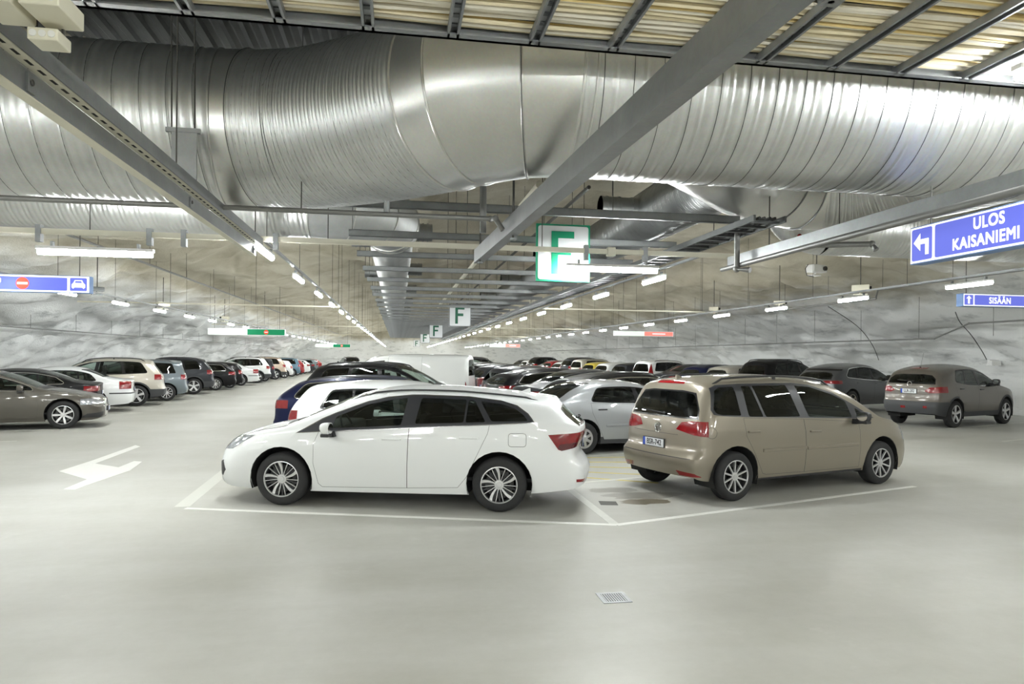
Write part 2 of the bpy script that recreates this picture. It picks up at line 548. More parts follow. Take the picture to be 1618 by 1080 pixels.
def seat_mesh(y, x, root, m, wide=.5, name='seat'):
    b = MB()
    b.box(x - .28, x + .25, y - wide / 2, y + wide / 2, .34, .55, .05)
    bm = bmesh.new(); bmesh.ops.create_cube(bm, size=1)
    bmesh.ops.subdivide_edges(bm, edges=bm.edges[:], cuts=2, use_grid_fill=True)
    for v in bm.verts:
        z = v.co.z + .5
        v.co = (v.co.x * (.16 - .05 * z) + .30 + .22 * z + x, y + v.co.y * wide * (1 - .18 * z * z), .50 + .56 * z)
    bmesh.ops.bevel(bm, geom=bm.edges[:], offset=.01, segments=1, affect='EDGES')
    b.bm(bm)
    return b, x + .5

def car(sp, name, label, group=None, lite=False, pmat=None):
    """returns the root Empty (origin = front axle, ground)"""
    root = empty(name); tag(root, label, 'car', group)
    B = Body(sp); pm = pmat or sp['paint']; R = sp['R']; wb = sp['wb']
    ra = sp.get('arch', R + .055)
    # cladding rings and wheel openings
    for xa in (0.0, wb):
        if sp.get('clad'):
            c = B.side(circle(xa, R, ra + .06))
            for sd in (1, -1): B.mark([f for f in c[sd]], 'arch_cladding', M_CLAD, .008)
        c = B.side(circle(xa, R + .01, ra), nmin=.02)
        for sd in (1, -1):
            for f in c[sd]: f[B.pid] = -1
    live = lambda d: {k: [f for f in v if f[B.pid] >= 0] for k, v in d.items()}
    if sp.get('clad'):
        zc = sp['clad']
        c = live(B.side([(ra * .9, 0), (wb - ra * .9, 0), (wb - ra * .9, zc), (ra * .9, zc)]))
        for sd in (1, -1): B.mark(c[sd], 'sill_cladding', M_CLAD, .008)
    for reg in sp.get('front_regions', []):
        f = [q for q in B.face(reg[0], False, xlim=reg[3] if len(reg) > 3 else None) if q[B.pid] >= 0]
        B.mark(f, reg[1], reg[2], reg[4] if len(reg) > 4 else .003)
    for reg in sp.get('rear_regions', []):
        f = [q for q in B.face(reg[0], True, xlim=reg[3] if len(reg) > 3 else None) if q[B.pid] >= 0]
        B.mark(f, reg[1], reg[2], reg[4] if len(reg) > 4 else .003)
    for reg in sp.get('side_regions', []):
        c = live(B.side(reg[0]))
        for sd in (1, -1): B.mark(c[sd], reg[1], reg[2], reg[3] if len(reg) > 3 else .003)
    # doors
    if not lite:
        for i, d in enumerate(sp.get('doors', [])):
            o = live(B.side(d))
            for sd in (1, -1):
                B.mark(o[sd], 'door_gap', M_GAP, -.004)
                q = offset_poly(d, .004)
                ins = B.clip(o[sd], [((u[0], 0, u[1]), (v[1] - u[1], 0, -(v[0] - u[0]))) for u, v in zip(q, q[1:] + q[:1])])
                B.mark(ins, 'front_door' if i == 0 else 'rear_door', None, 0)
        if sp.get('fuel'):
            fx_, fz_, fr_, sq = sp['fuel']
            pol = circle(fx_, fz_, fr_, 20) if not sq else rounded([(fx_ - fr_, fz_ - fr_ * .75), (fx_ + fr_, fz_ - fr_ * .75), (fx_ + fr_, fz_ + fr_ * .75), (fx_ - fr_, fz_ + fr_ * .75)], .04)
            sd = sp.get('fuel_side', 1)
            o = live(B.side(pol, (sd,)))[sd]
            B.mark(o, 'fuel_flap_gap', M_GAP, -.002)
            o = [f for f in B.side(offset_poly(pol, .005), (sd,))[sd]]
            B.mark(o, 'fuel_flap', None, .0005)
    # glass
    def dlo_regions():
        if sp.get('surround'):
            o = live(B.side(offset_poly(sp['dlo'], -sp['surround'])))
            for sd in (1, -1): B.mark(o[sd], 'window_surround', sp.get('surround_mat', M_CHROME), .003)
        o = live(B.side(sp['dlo']))
        for sd in (1, -1): B.mark(o[sd], 'window_frame', sp.get('frame_mat', M_TRIM), .002)
        for (poly, g) in sp['windows']:
            o = live(B.side(rounded(poly, .03)))
            for sd in (1, -1): B.mark(o[sd], 'side_window', g, -.003)
    dlo_regions()
    for key, rear, nm in (('ws', False, 'windscreen'), ('rw', True, 'rear_window')):
        if key in sp:
            pol, xl = sp[key]
            pol = [(y, z) for y, z in pol] + [(-y, z) for y, z in pol]
            f = [q for q in B.face(offset_poly(pol, -.02), rear, xlim=xl, nmin=.1) if q[B.pid] == 0]
            B.mark(f, nm + '_seal', M_TRIM, .001)
            f = [q for q in B.face(rounded(pol, .07), rear, xlim=xl, nmin=.1)]
            B.mark(f, nm, sp.get(key + '_glass', G_CLEAR if key == 'ws' else G_DARK), -.002)
    # lamps
    for key, rear, nm, m0 in (('head', False, 'headlight', M_HEAD), ('tail', True, 'tail_light', M_TAIL)):
        for it in sp.get(key, []):
            pol, xl, mm = it[0], it[1], (it[2] if len(it) > 2 and it[2] else m0)
            for sg in (1, -1):
                f = [q for q in B.face([(y * sg, z) for y, z in pol], rear, xlim=xl, nmin=-.12 if len(it) < 4 else it[3]) if q[B.pid] >= 0]
                f = [q for q in f if sg * q.calc_center_median().y > 0 and (q.normal.x * (1 if rear else -1) > -.2)]
                B.mark(f, nm, mm, .006)
        for it in sp.get(key + '_side', []):
            pol, mm = it[0], (it[1] if len(it) > 1 else m0)
            o = live(B.side(pol, nmin=.05))
            for sg in (1, -1): B.mark(o[sg], nm, mm, .006)
    # things hung on the body (positions sampled before the body mesh is consumed)
    later = []; W2b = sp['W'] / 2
    for (hx, hz, hl) in ([] if lite else sp.get('handles', [])):
        for sd in (1, -1):
            y, n = B.ysurf(hx, hz, sd); later.append((hx, y, hz, hl, sd))
    mz = {}
    if sp.get('mirror'):
        mx, mzz = sp['mirror']
        for sd in (1, -1): mz[sd] = B.ysurf(mx, mzz, sd)[0]
    rails = []
    if sp.get('rails'):
        xa, xb, ry, rh = sp['rails'][:4]
        for sd in (1, -1):
            pts = []
            for i in range(15):
                q = i / 14; x = xa + (xb - xa) * q
                z = B.zsurf(x, ry * sd) + rh * min(1, math.sin(PI * min(1, max(0, q))) * 5 if 0 < q < 1 else 0) - (.012 if q in (0, 1) else 0)
                pts.append((x, ry * sd, z))
            posts = [(xa + (xb - xa) * k, ry * sd, B.zsurf(xa + (xb - xa) * k, ry * sd)) for k in ((.5,) if rh > .03 else ())]
            rails.append((pts, posts, rh))
    moulds = []
    for (xa, xb, z, th) in ([] if lite else sp.get('mould', [])):
        for sd in (1, -1):
            moulds.append(([(x, B.ysurf(x, z, sd)[0], z) for x in np.linspace(xa, xb, 8)], th, sd))
    pl = sp.get('plate'); plx = B.xsurf(pl[0], pl[1])[0] if pl else None
    plf = B.xsurf(0, sp['plate_front'][0], False)[0] if sp.get('plate_front') else None
    fin = (sp['fin'], B.zsurf(sp['fin'], 0)) if sp.get('fin') is not None else None
    ant = (sp['antenna'], B.zsurf(sp['antenna'], 0)) if sp.get('antenna') is not None else None
    emb = (sp['emblem'], B.xsurf(0, sp['emblem'])[0]) if sp.get('emblem') and not lite else None
    wip = None
    if sp.get('wiper') and not lite:
        wy, wz = sp['wiper']; wip = [(B.xsurf(y, wz + (abs(y - wy)) * .05)[0] + .022, y, wz + abs(y - wy) * .05) for y in np.linspace(wy, wy - .5, 6)]
    cowl = []; gap = []
    if not lite and sp.get('cowl') is not None:
        xc = sp['cowl']
        for y in np.linspace(-.66, .66, 15):
            bow = .10 * (abs(y) / .66)**2
            cowl.append([(x, y, B.zsurf(x, y) + .004) for x in (xc - .13 + bow, xc - .06 + bow, xc + .03 + bow)])
        for sd in (1, -1):
            gap.append([(x, sd * W2b * (.80 + .05 * q), B.zsurf(x, sd * W2b * (.80 + .05 * q)) + .0005) for q, x in zip(np.linspace(0, 1, 12), np.linspace(-sp['fo'] + .34, xc + .02, 12))])
    B.emit(root, pm, liner=True)
    if cowl:
        vs = [p for r in cowl for p in r]; fs = [(3 * i + j, 3 * i + j + 1, 3 * i + j + 4, 3 * i + j + 3) for i in range(14) for j in range(2)]
        mesh_obj('cowl_panel', vs, [f[::-1] for f in fs], M_BLACK, root, True)
        for g in gap: MB().tube(g, .0035, 5).build('bonnet_gap', M_GAP, root)
    for (x, y, z, l, sd) in later:
        hm = sp.get('handle_mat') or pm
        b = MB().box(x - l / 2, x + l / 2, y + sd * .018 - .008, y + sd * .018 + .008, z - .012, z + .012, .006)
        b.box(x - l / 2, x - l / 2 + .03, min(y - sd * .01, y + sd * .02), max(y - sd * .01, y + sd * .02), z - .010, z + .010)
        b.box(x + l / 2 - .03, x + l / 2, min(y - sd * .01, y + sd * .02), max(y - sd * .01, y + sd * .02), z - .010, z + .010)
        b.build('door_handle', hm, root, True)
    for sd, y in mz.items():
        mx, mzz = sp['mirror']
        foot = MB().prism([(mx - .03, mzz - .05), (mx + .08, mzz - .05), (mx + .05, mzz + .02), (mx, mzz + .02)], min(y - sd * .02, y + sd * .10), max(y - sd * .02, y + sd * .10)).box(mx - .04, mx + .06, min(y + sd * .05, y + sd * .24), max(y + sd * .05, y + sd * .24), mzz - .04, mzz + .0, .008)
        bm = bmesh.new(); bmesh.ops.create_uvsphere(bm, u_segments=16, v_segments=10, radius=1)
        for v in bm.verts: v.co = Vector([math.copysign(abs(c) ** .62, c) for c in v.co])
        for v in bm.verts:
            if v.co.z < -.2: v.co.x *= .8
            if v.co.x > .35: v.co.x = .35 + (v.co.x - .35) * .15
        h = MB().bm(bm, Matrix.Translation((mx + .02, y + sd * .16, mzz + .06)) @ Matrix.Diagonal((.085, .10, .072, 1)))
        mo = h.build('wing_mirror', sp.get('mirror_mat') or pm, root, True)
        foot.build('mirror_foot', M_BLACK, mo)
        if not lite:
            MB().lathe([(.075, 0), (0, 0)], 16, 'y').v
            g = MB().prism([(y + sd * .16 + .085 * math.cos(k * PI / 8), mzz + .06 + .06 * math.sin(k * PI / 8)) for k in range(16)], mx + .052, mx + .060, 'yz')
            g.build('mirror_glass', M_CHROME, mo)
    for pts, posts, rh in rails:
        b = MB().tube(pts, .016 if rh > .03 else .011, 8)
        for p in posts: b.box(p[0] - .02, p[0] + .02, p[1] - .014, p[1] + .014, p[2] - .01, p[2] + rh)
        b.build('roof_rail', sp['rails'][4] if len(sp['rails']) > 4 else M_BLACK, root, True)
    if sp.get('crossbars') and not lite:
        for x in sp['crossbars']:
            z = B.sp['roofz'] + .11
            MB().box(x - .03, x + .03, -.56, .56, z, z + .03, .008).box(x - .05, x + .05, -.58, -.52, z - .14, z).box(x - .05, x + .05, .52, .58, z - .14, z).build('roof_bar', M_BLACK, root)
    for pts, th, sd in moulds:
        b = MB(); n = len(pts); vs = []; fs = []
        for x, y, z in pts:
            vs += [(x, y - sd * .002, z - th / 2), (x, y + sd * .012, z - th * .3), (x, y + sd * .012, z + th * .3), (x, y - sd * .002, z + th / 2)]
        for i in range(n - 1):
            for j in range(3): fs.append((i * 4 + j, i * 4 + j + 1, i * 4 + 5 + j, i * 4 + 4 + j))
        fs += [(0, 1, 2, 3), tuple((n - 1) * 4 + j for j in (3, 2, 1, 0))]
        b.add(vs, fs).build('side_moulding', sp.get('mould_mat') or pm, root)
    def plate(x, y, z, d, txt):
        p = MB().box(x - .008, x + .014, y - .225, y + .225, z - .062, z + .062).build('number_plate', M_BLACK, root)
        q = MB().box(x + d * .013 - .002, x + d * .013 + .004, y - .22, y + .22, z - .055, z + .055).build('plate_face', M_PLATE, p)
        ys = -1 if d > 0 else 1      # seen from behind, the band is on the viewer's left
        yb = y - .22 if d > 0 else y + .18
        MB().box(x + d * .018 - .002, x + d * .018 + .002, yb, yb + .045, z - .055, z + .055).build('plate_band', M_PLATEB, p)
        if txt:
            m = Matrix(((0, 0, d, x + d * .0185), (d, 0, 0, y + .02 * d), (0, 1, 0, z), (0, 0, 0, 1)))
            text_obj('plate_text', txt, .105, M_BLACK, m, p, .0008, sx=.86, bold=.002)
    if pl: plate(plx + .004, pl[0], pl[1], 1, None if lite else (pl[2] if len(pl) > 2 else None))
    if plf is not None: plate(plf - .012, 0, sp['plate_front'][0], -1, None)
    if fin:
        MB().prism([(fin[0] - .10, fin[1] - .004), (fin[0] + .06, fin[1] - .012), (fin[0] + .055, fin[1] + .055), (fin[0] + .03, fin[1] + .05)], -.018, .018).build('roof_fin', pm, root)
    if ant:
        MB().tube([(ant[0], 0, ant[1] - .01), (ant[0] - .16, 0, ant[1] + .38)], .0035, 5).ball((ant[0], 0, ant[1]), .025).build('roof_antenna', M_BLACK, root)
    if emb:
        z, x = emb
        e = MB().lathe([(.050, 0), (.058, .008), (.066, .010), (.070, 0)], 28, 'z')
        e.v = [(x + .004 + h, a, z + b_) for (a, b_, h) in e.v]
        eo = e.build('emblem', M_CHROME, root, True)
        bar = MB()
        for (p, q) in sp.get('emblem_bars', []):
            P, Q = Vector((x + .008, p[0], z + p[1])), Vector((x + .008, q[0], z + q[1])); d_ = (Q - P).normalized(); nn = Vector((0, -d_.z, d_.y)) * .005
            bar.add([P - nn, P + nn, Q + nn, Q - nn, P - nn + Vector((.005, 0, 0)), P + nn + Vector((.005, 0, 0)), Q + nn + Vector((.005, 0, 0)), Q - nn + Vector((.005, 0, 0))],
                    [(4, 5, 6, 7), (0, 1, 5, 4), (1, 2, 6, 5), (2, 3, 7, 6), (3, 0, 4, 7)])
        if bar.v: bar.build('emblem_letters', M_CHROME, eo)
    if wip: MB().tube(wip, .008, 6).ball(wip[0], .02, 8, 6).build('wiper', M_BLACK, root)
    # underbody, wheel wells
    W2 = sp['W'] / 2
    ub = MB().box(-sp['fo'] + .35, sp['wb'] + sp['ro'] - .45, -W2 + .40, W2 - .40, sp['sill'][2][1] + .03, .40)
    ub.box(ra + .02, wb - ra - .02, -W2 + .14, W2 - .14, sp['sill'][2][1] + .02, .36)
    ub.build('underbody', M_UNDER, root)
    for xa in (0, wb):
        for sd in (1, -1):
            b = MB(); n = 16; vs = []; fs = []
            for i in range(n + 1):
                a = -.35 + (PI + .7) * i / n
                for y in (W2 - .035, W2 - .40): vs.append((xa + (ra + .004) * math.cos(a), sd * y, R + .01 + (ra + .004) * math.sin(a)))
            fs = [(2 * i, 2 * i + 1, 2 * i + 3, 2 * i + 2) for i in range(n)] + [tuple(2 * i + 1 for i in range(n + 1))]
            b.add(vs, fs).build('wheel_well', M_UNDER, root)
            make_wheel(R, sp.get('tw', .215), sp['wheel'], root, (xa, sd * (W2 - .025 - sp.get('tw', .215) / 2), R), sd, sp.get('rim_mat'))
    # interior
    if not lite:
        sx = sp.get('seat_x', .95); m = sp.get('seat_mat', M_INTL)
        for (y, x, w, nm) in ((-.38, sx, .50, 'front_seat'), (.38, sx, .50, 'front_seat'), (0, sx + .85, 1.30, 'rear_bench')):
            b, hx = seat_mesh(y, x, root, m, w)
            for hy in ((y,) if w < 1 else (-.40, .40)): b.box(hx + .0, hx + .11, hy - .13, hy + .13, 1.09, 1.27, .04).tube([(hx + .05, hy - .06, 1.02), (hx + .05, hy - .06, 1.12)], .008, 5).tube([(hx + .05, hy + .06, 1.02), (hx + .05, hy + .06, 1.12)], .008, 5)
            zs = sp['H'] / 1.48
            b.v = [(p[0], p[1], p[2] * (1 + (zs - 1) * .8)) for p in b.v]
            b.build(nm, m, root, True)
        dz = float(sp['belt'][0][1]) ; zb = sp.get('dash_z', .93)
        MB().box(sx - .85, sx - .42, -W2 + .16, W2 - .16, .5, zb, .06).build('dashboard', M_INT, root, True)
        st = MB(); c = Vector((sx - .33, -.38, zb - .02)); pts = []
        for k in range(21):
            a = 2 * PI * k / 20; pts.append(c + Vector((-.07 * math.sin(a), .185 * math.cos(a), .17 * math.sin(a))))
        st.tube(pts, .014, 6, False).tube([c + Vector((-.0, -.17, 0)), c, c + Vector((0, .17, 0))], .02, 6).tube([c, c + Vector((-.25, 0, -.1))], .04, 8)
        st.build('steering_wheel', M_INT, root, True)
        MB().box(-.25, sp['wb'] + sp['ro'] - .45, -W2 + .14, W2 - .14, .36, .40).build('cabin_floor', M_INT, root)
    return root

def place(root, xy, rz_deg, axle='r', side=-1, W=1.8, wb=2.7):
    """put the near wheel's ground contact of the given axle at xy"""
    a = math.radians(rz_deg); lx, ly = (0 if axle == 'f' else wb), side * (W / 2 - .1)
    root.location = (xy[0] - (lx * math.cos(a) - ly * math.sin(a)), xy[1] - (lx * math.sin(a) + ly * math.cos(a)), 0)
    root.rotation_euler = (0, 0, a)
    return root
# ------------------------------------------------------------------ car shapes
def clip_poly(poly, p, n):
    out = []
    for a, b in zip(poly, poly[1:] + poly[:1]):
        da = (a[0] - p[0]) * n[0] + (a[1] - p[1]) * n[1]; db = (b[0] - p[0]) * n[0] + (b[1] - p[1]) * n[1]
        if da >= 0: out.append(a)
        if da * db < 0: t = da / (da - db); out.append((a[0] + (b[0] - a[0]) * t, a[1] + (b[1] - a[1]) * t))
    return out

def finish(sp):
    """derive the glass outlines from the body sections"""
    B = object.__new__(Body); B.sp = sp; B.W2 = sp['W'] / 2; B.x0 = -sp['fo']; B.x1 = sp['wb'] + sp['ro']; B.L = B.x1 - B.x0
    B.top = pchip(sp['top']); B.belt = pchip(sp['belt']); B.sill = pchip(sp['sill']); B.plan = pchip(sp['plan'])
    B.fx = pchip(sp['fx']); B.rx = pchip(sp['rx'])
    K = B.N1 + B.N2 - 1
    def R(x): Y, Z = B.section(x); return Y[K], Z[K]
    def S(x): Y, Z = B.section(x); return Y[B.N1 - 1], Z[B.N1 - 1]
    sp['roofz'] = max(z for _, z in sp['top'])
    if 'glass' in sp and 'dlo' not in sp:
        g = sp['glass']; (tx, tz), (eb, et) = g['tip'], g['end']
        lo = [(x, S(x)[1] + .012) for x in np.linspace(tx, eb, 9)]
        up = [(x, R(x)[1] - g.get('drop', .035)) for x in np.linspace(tx + .05, et, 13)]
        up = [(x, z) for x, z in up if z > S(x)[1] + .05]
        pts = [(tx, tz)] + lo[1:] + up
        if g.get('endr'): pts = rounded(pts, g['endr'], 6)
        sp['dlo'] = hull2(pts)
        ins = offset_poly(sp['dlo'], g.get('inset', .022))
        W = []; left = None
        P = g['pillars'] + [None]
        for i, p in enumerate(P):
            poly = ins
            if left: poly = clip_poly(poly, (left[0] + left[2] / 2, 1.0), (1, -(left[1] - left[0]) / .4))
            if p: poly = clip_poly(poly, (p[0] - p[2] / 2, 1.0), (-1, (p[1] - p[0]) / .4))
            W.append((poly, g['kinds'][min(i, len(g['kinds']) - 1)])); left = p
        sp['windows'] = [w for w in W if len(w[0]) > 2]
    if 'ws' not in sp:
        xc, xr = sp['cowl'], sp['roof0']
        a, b = R(xc + .06), R(xr)
        sp['ws'] = ([(a[0] - .06, float(B.top(xc)) + .03), (b[0] - .07, float(B.top(xr)) - .06), (b[0] * .5, float(B.top(xr)) - .035)], xr + .15)
    if 'rw' not in sp:
        if sp.get('deck'):
            xr, xd = sp['roof1'], sp['deck']; a, b = R(xd - .08), R(xr)
            sp['rw'] = ([(a[0] - .06, float(B.top(xd)) + .03), (b[0] - .08, float(B.top(xr)) - .05)], xr - .05)
        else:
            x = B.x1 - .02; a, b = S(x), R(x); zl = sp.get('rw_z', a[1] + .04)
            sp['rw'] = ([(a[0] - .09, zl), (a[0] - .11, zl + .1), (b[0] - .08, b[1] - .06), (b[0] * .5, b[1] - .035)], sp['wb'] + .1)
    return sp

D, C_, T_ = G_DARK, G_CLEAR, G_MID
PLAN = lambda fo, x1: [(-fo, .78), (-fo + .3, .92), (-fo + .75, .985), (.6, 1), (x1 - 1.6, 1), (x1 - .8, .975), (x1 - .3, .91), (x1, .84)]
SPEC = {}
# --- white estate in the foreground
SPEC['estate_near'] = dict(fo=1.00, ro=1.06, wb=2.70, W=1.81, H=1.49, R=.333, arch=.395, paint=paint('white', (238, 240, 240)), frame_mat=mat('pillar_satin', (.022, .023, .028, 1), .4),
    top=[(-1.0, .74), (-.88, .81), (-.668, .895), (-.32, .975), (-.02, 1.025), (.13, 1.09), (.507, 1.262), (.847, 1.396), (1.185, 1.467), (1.555, 1.495), (2.05, 1.489), (2.55, 1.455), (3.04, 1.41), (3.76, 1.365)],
    belt=[(-1.0, .60), (-.6, .78), (0, .895), (.65, .945), (1.65, 1.03), (2.55, 1.075), (3.1, 1.095), (3.76, 1.05)],
    sill=[(-1.0, .22), (-.4, .20), (.38, .19), (2.3, .20), (3.1, .23), (3.76, .29)],
    plan=[(-1.0, .86), (-.75, .95), (-.25, .985), (.6, 1), (2.2, 1), (3.0, .975), (3.5, .92), (3.76, .86)],
    fx=[(.18, .08), (.30, .01), (.5, 0), (.62, .03), (.72, .06), (.9, .1)],
    rx=[(.2, -.10), (.30, -.02), (.5, .03), (.62, -.06), (.72, -.10), (.82, -.08), (.95, -.03), (1.03, -.04), (1.09, -.12), (1.36, -.40), (1.5, -.42)],
    cf=.26, cr=.14, Lf=.9, Lr=1.0, tum=.40, crease=.008,
    dlo=[(.22, .922), (.50, 1.085), (.66, 1.155), (1.05, 1.30), (1.3, 1.357), (1.6, 1.388), (1.75, 1.39), (2.3, 1.378), (2.7, 1.335), (2.9, 1.28), (3.03, 1.19), (3.10, 1.10), (3.05, 1.088), (2.59, 1.082), (1.65, 1.038), (.65, .955)],
    windows=[([(.63, .975), (.67, 1.12), (1.05, 1.268), (1.3, 1.325), (1.555, 1.358), (1.495, 1.03)], C_),
             ([(1.665, 1.052), (1.725, 1.362), (2.285, 1.352), (2.262, 1.077)], D), ([(2.285, 1.078), (2.31, 1.35), (2.385, 1.343), (2.53, 1.087)], D),
             ([(2.60, 1.097), (2.455, 1.335), (2.72, 1.303), (2.88, 1.252), (2.985, 1.175), (3.04, 1.107)], D)],
    surround=.010, surround_mat=mat('dark_chrome', (.25, .25, .26, 1), .25, 1.0),
    doors=[[(.47, .935), (.415, .80), (.412, .55), (.47, .29), (.52, .247), (1.577, .262), (1.60, 1.025)], [(1.60, 1.027), (1.577, .262), (2.20, .285), (2.31, .42), (2.44, .72), (2.56, .95), (2.585, 1.075)]],
    handles=[(1.39, .862, .23), (2.335, .897, .23)], mirror=(.62, .93), rails=(.95, 3.15, .60, .015), fuel=(2.915, .88, .108, True), fuel_side=-1,
    cowl=.02, roof0=.95, fin=2.95, wheel=('alt', 5), tail=[], rw_z=1.06,
    tail_side=[([(3.28, .945), (3.85, .985), (3.85, .86), (3.66, .80), (3.44, .755), (3.40, .77)],), ([(3.39, .785), (3.44, .755), (3.66, .80), (3.85, .86), (3.85, .875), (3.42, .835)], M_TAILD)],
    head=[], head_side=[([(-.86, .665), (-.83, .72), (-.74, .80), (-.64, .845), (-.36, .872), (-.42, .84), (-.66, .69)],)],
    front_regions=[([(-.5, .62), (.5, .62), (.45, .70), (-.45, .70)], 'grille', M_BLACK), ([(-.55, .26), (.55, .26), (.5, .42), (-.5, .42)], 'lower_grille', M_BLACK),
                   ([(.63, .36), (.74, .34), (.80, .42), (.76, .54), (.66, .50)], 'fog_lamp_recess', M_BLACK), ([(-.63, .36), (-.74, .34), (-.80, .42), (-.76, .54), (-.66, .50)], 'fog_lamp_recess', M_BLACK)],
    rear_regions=[([(.60, .36), (.84, .38), (.88, .41), (.62, .40)], 'reflector', M_TAIL, 3.62), ([(-.60, .36), (-.84, .38), (-.88, .41), (-.62, .40)], 'reflector', M_TAIL, 3.62)],
    wiper=(.2, 1.10), plate=(0, .80, None), seat_x=1.0, dash_z=.97)
# --- beige people carrier in the foreground
SPEC['mpv_near'] = dict(fo=.95, ro=.68, wb=2.98, W=1.82, H=1.66, R=.328, arch=.40, paint=paint('beige', (136, 128, 114), True), frame_mat=mat('pillar_satin', (.022, .023, .028, 1), .4),
    top=[(-.95, .84), (-.75, .93), (-.35, 1.02), (-.05, 1.08), (.3, 1.29), (.65, 1.48), (1.0, 1.585), (1.4, 1.635), (2.0, 1.66), (2.5, 1.65), (3.0, 1.625), (3.66, 1.57)],
    belt=[(-.95, .68), (-.5, .86), (.1, .985), (.6, 1.02), (1.6, 1.055), (2.8, 1.105), (3.3, 1.125), (3.66, 1.09)],
    sill=[(-.95, .20), (-.4, .22), (.4, .24), (2.6, .25), (3.2, .27), (3.66, .29)],
    plan=[(-.95, .80), (-.65, .93), (-.2, .985), (.5, 1), (2.4, 1), (3.1, .985), (3.45, .955), (3.66, .92)],
    fx=[(.18, .07), (.30, .01), (.5, 0), (.62, .01), (.8, .05), (.95, .1)],
    rx=[(.25, -.07), (.35, -.01), (.5, .03), (.58, .02), (.62, -.06), (.85, -.08), (1.05, -.11), (1.55, -.30), (1.7, -.34)],
    cf=.24, cr=.13, Lf=.85, Lr=.9, tum=.30, crown=.075, crease=.006,
    dlo=[(.16, 1.015), (.60, 1.235), (.967, 1.40), (1.418, 1.52), (1.756, 1.55), (2.774, 1.545), (3.15, 1.53), (3.27, 1.49), (3.345, 1.21), (3.32, 1.15), (3.2, 1.132), (2.8, 1.108), (1.6, 1.06), (.68, 1.025), (.3, 1.012)],
    windows=[([(.32, 1.03), (.56, 1.18), (.54, 1.037)], C_), ([(.66, 1.045), (.73, 1.275), (.98, 1.375), (1.42, 1.49), (1.73, 1.52), (1.585, 1.075)], C_),
             ([(1.755, 1.085), (1.90, 1.525), (2.565, 1.52), (2.43, 1.10)], D), ([(2.47, 1.105), (2.605, 1.52), (2.765, 1.515), (2.74, 1.115)], D),
             ([(2.87, 1.13), (2.90, 1.51), (3.14, 1.50), (3.23, 1.46), (3.305, 1.22), (3.28, 1.165), (3.2, 1.145)], D)],
    doors=[[(.54, .975), (.51, .30), (1.672, .305), (1.70, 1.05)], [(1.70, 1.052), (1.672, .305), (2.42, .317), (2.49, .34), (2.62, .60), (2.82, .86), (2.845, 1.10)]],
    handles=[(1.505, .875, .21), (2.69, .915, .21)], mirror=(.62, 1.0), mirror_mat=M_BLACK, rails=(.85, 3.15, .60, .045), fuel=(3.38, .915, .073, False), fuel_side=1,
    mould=[(.57, 1.655, .645, .05), (1.69, 2.52, .655, .05)], cowl=.0, roof0=.95, wheel=('multi', 10, .026, .024), fin=3.2,
    head=[([(.55, .66), (.95, .66), (.95, .90), (.62, .84)], -.55)], rw_z=1.10,
    tail=[([(.36, .93), (.44, 1.03), (.60, 1.055), (.95, 1.06), (.95, .855), (.66, .875)], 3.38, None, .5)],
    rear_regions=[([(-.28, 1.535), (.28, 1.535), (.26, 1.575), (-.26, 1.575)], 'brake_light', M_TAIL), ([(.50, .34), (.80, .34), (.74, .385), (.46, .40)], 'reflector', M_TAIL, 3.5), ([(-.50, .34), (-.80, .34), (-.74, .385), (-.46, .40)], 'reflector', M_TAIL, 3.5),
                  ([(-.58, .86), (.40, .86), (.40, .855), (-.58, .855)], 'tailgate_gap', M_GAP, None, -.003), ([(-.70, .565), (.70, .565), (.70, .575), (-.70, .575)], 'tailgate_gap', M_GAP, None, -.003)],
    front_regions=[([(-.5, .60), (.5, .60), (.48, .70), (-.48, .70)], 'grille', M_BLACK), ([(-.6, .26), (.6, .26), (.55, .42), (-.55, .42)], 'lower_grille', M_BLACK)],
    side_regions=[([(.43, .20), (2.55, .20), (2.55, .275), (.43, .275)], 'sill_strip', M_BLACK, .002)],
    plate=(-.06, .715, 'BSR-742'), emblem=.925, emblem_bars=[((-.03, .045), (-.012, .01)), ((-.012, .01), (0, .04)), ((0, .04), (.012, .01)), ((.012, .01), (.03, .045)), ((-.045, .02), (-.022, -.045)), ((-.022, -.045), (0, 0)), ((0, 0), (.022, -.045)), ((.022, -.045), (.045, .02))],
    wiper=(.10, 1.13), seat_x=1.15, dash_z=1.0)

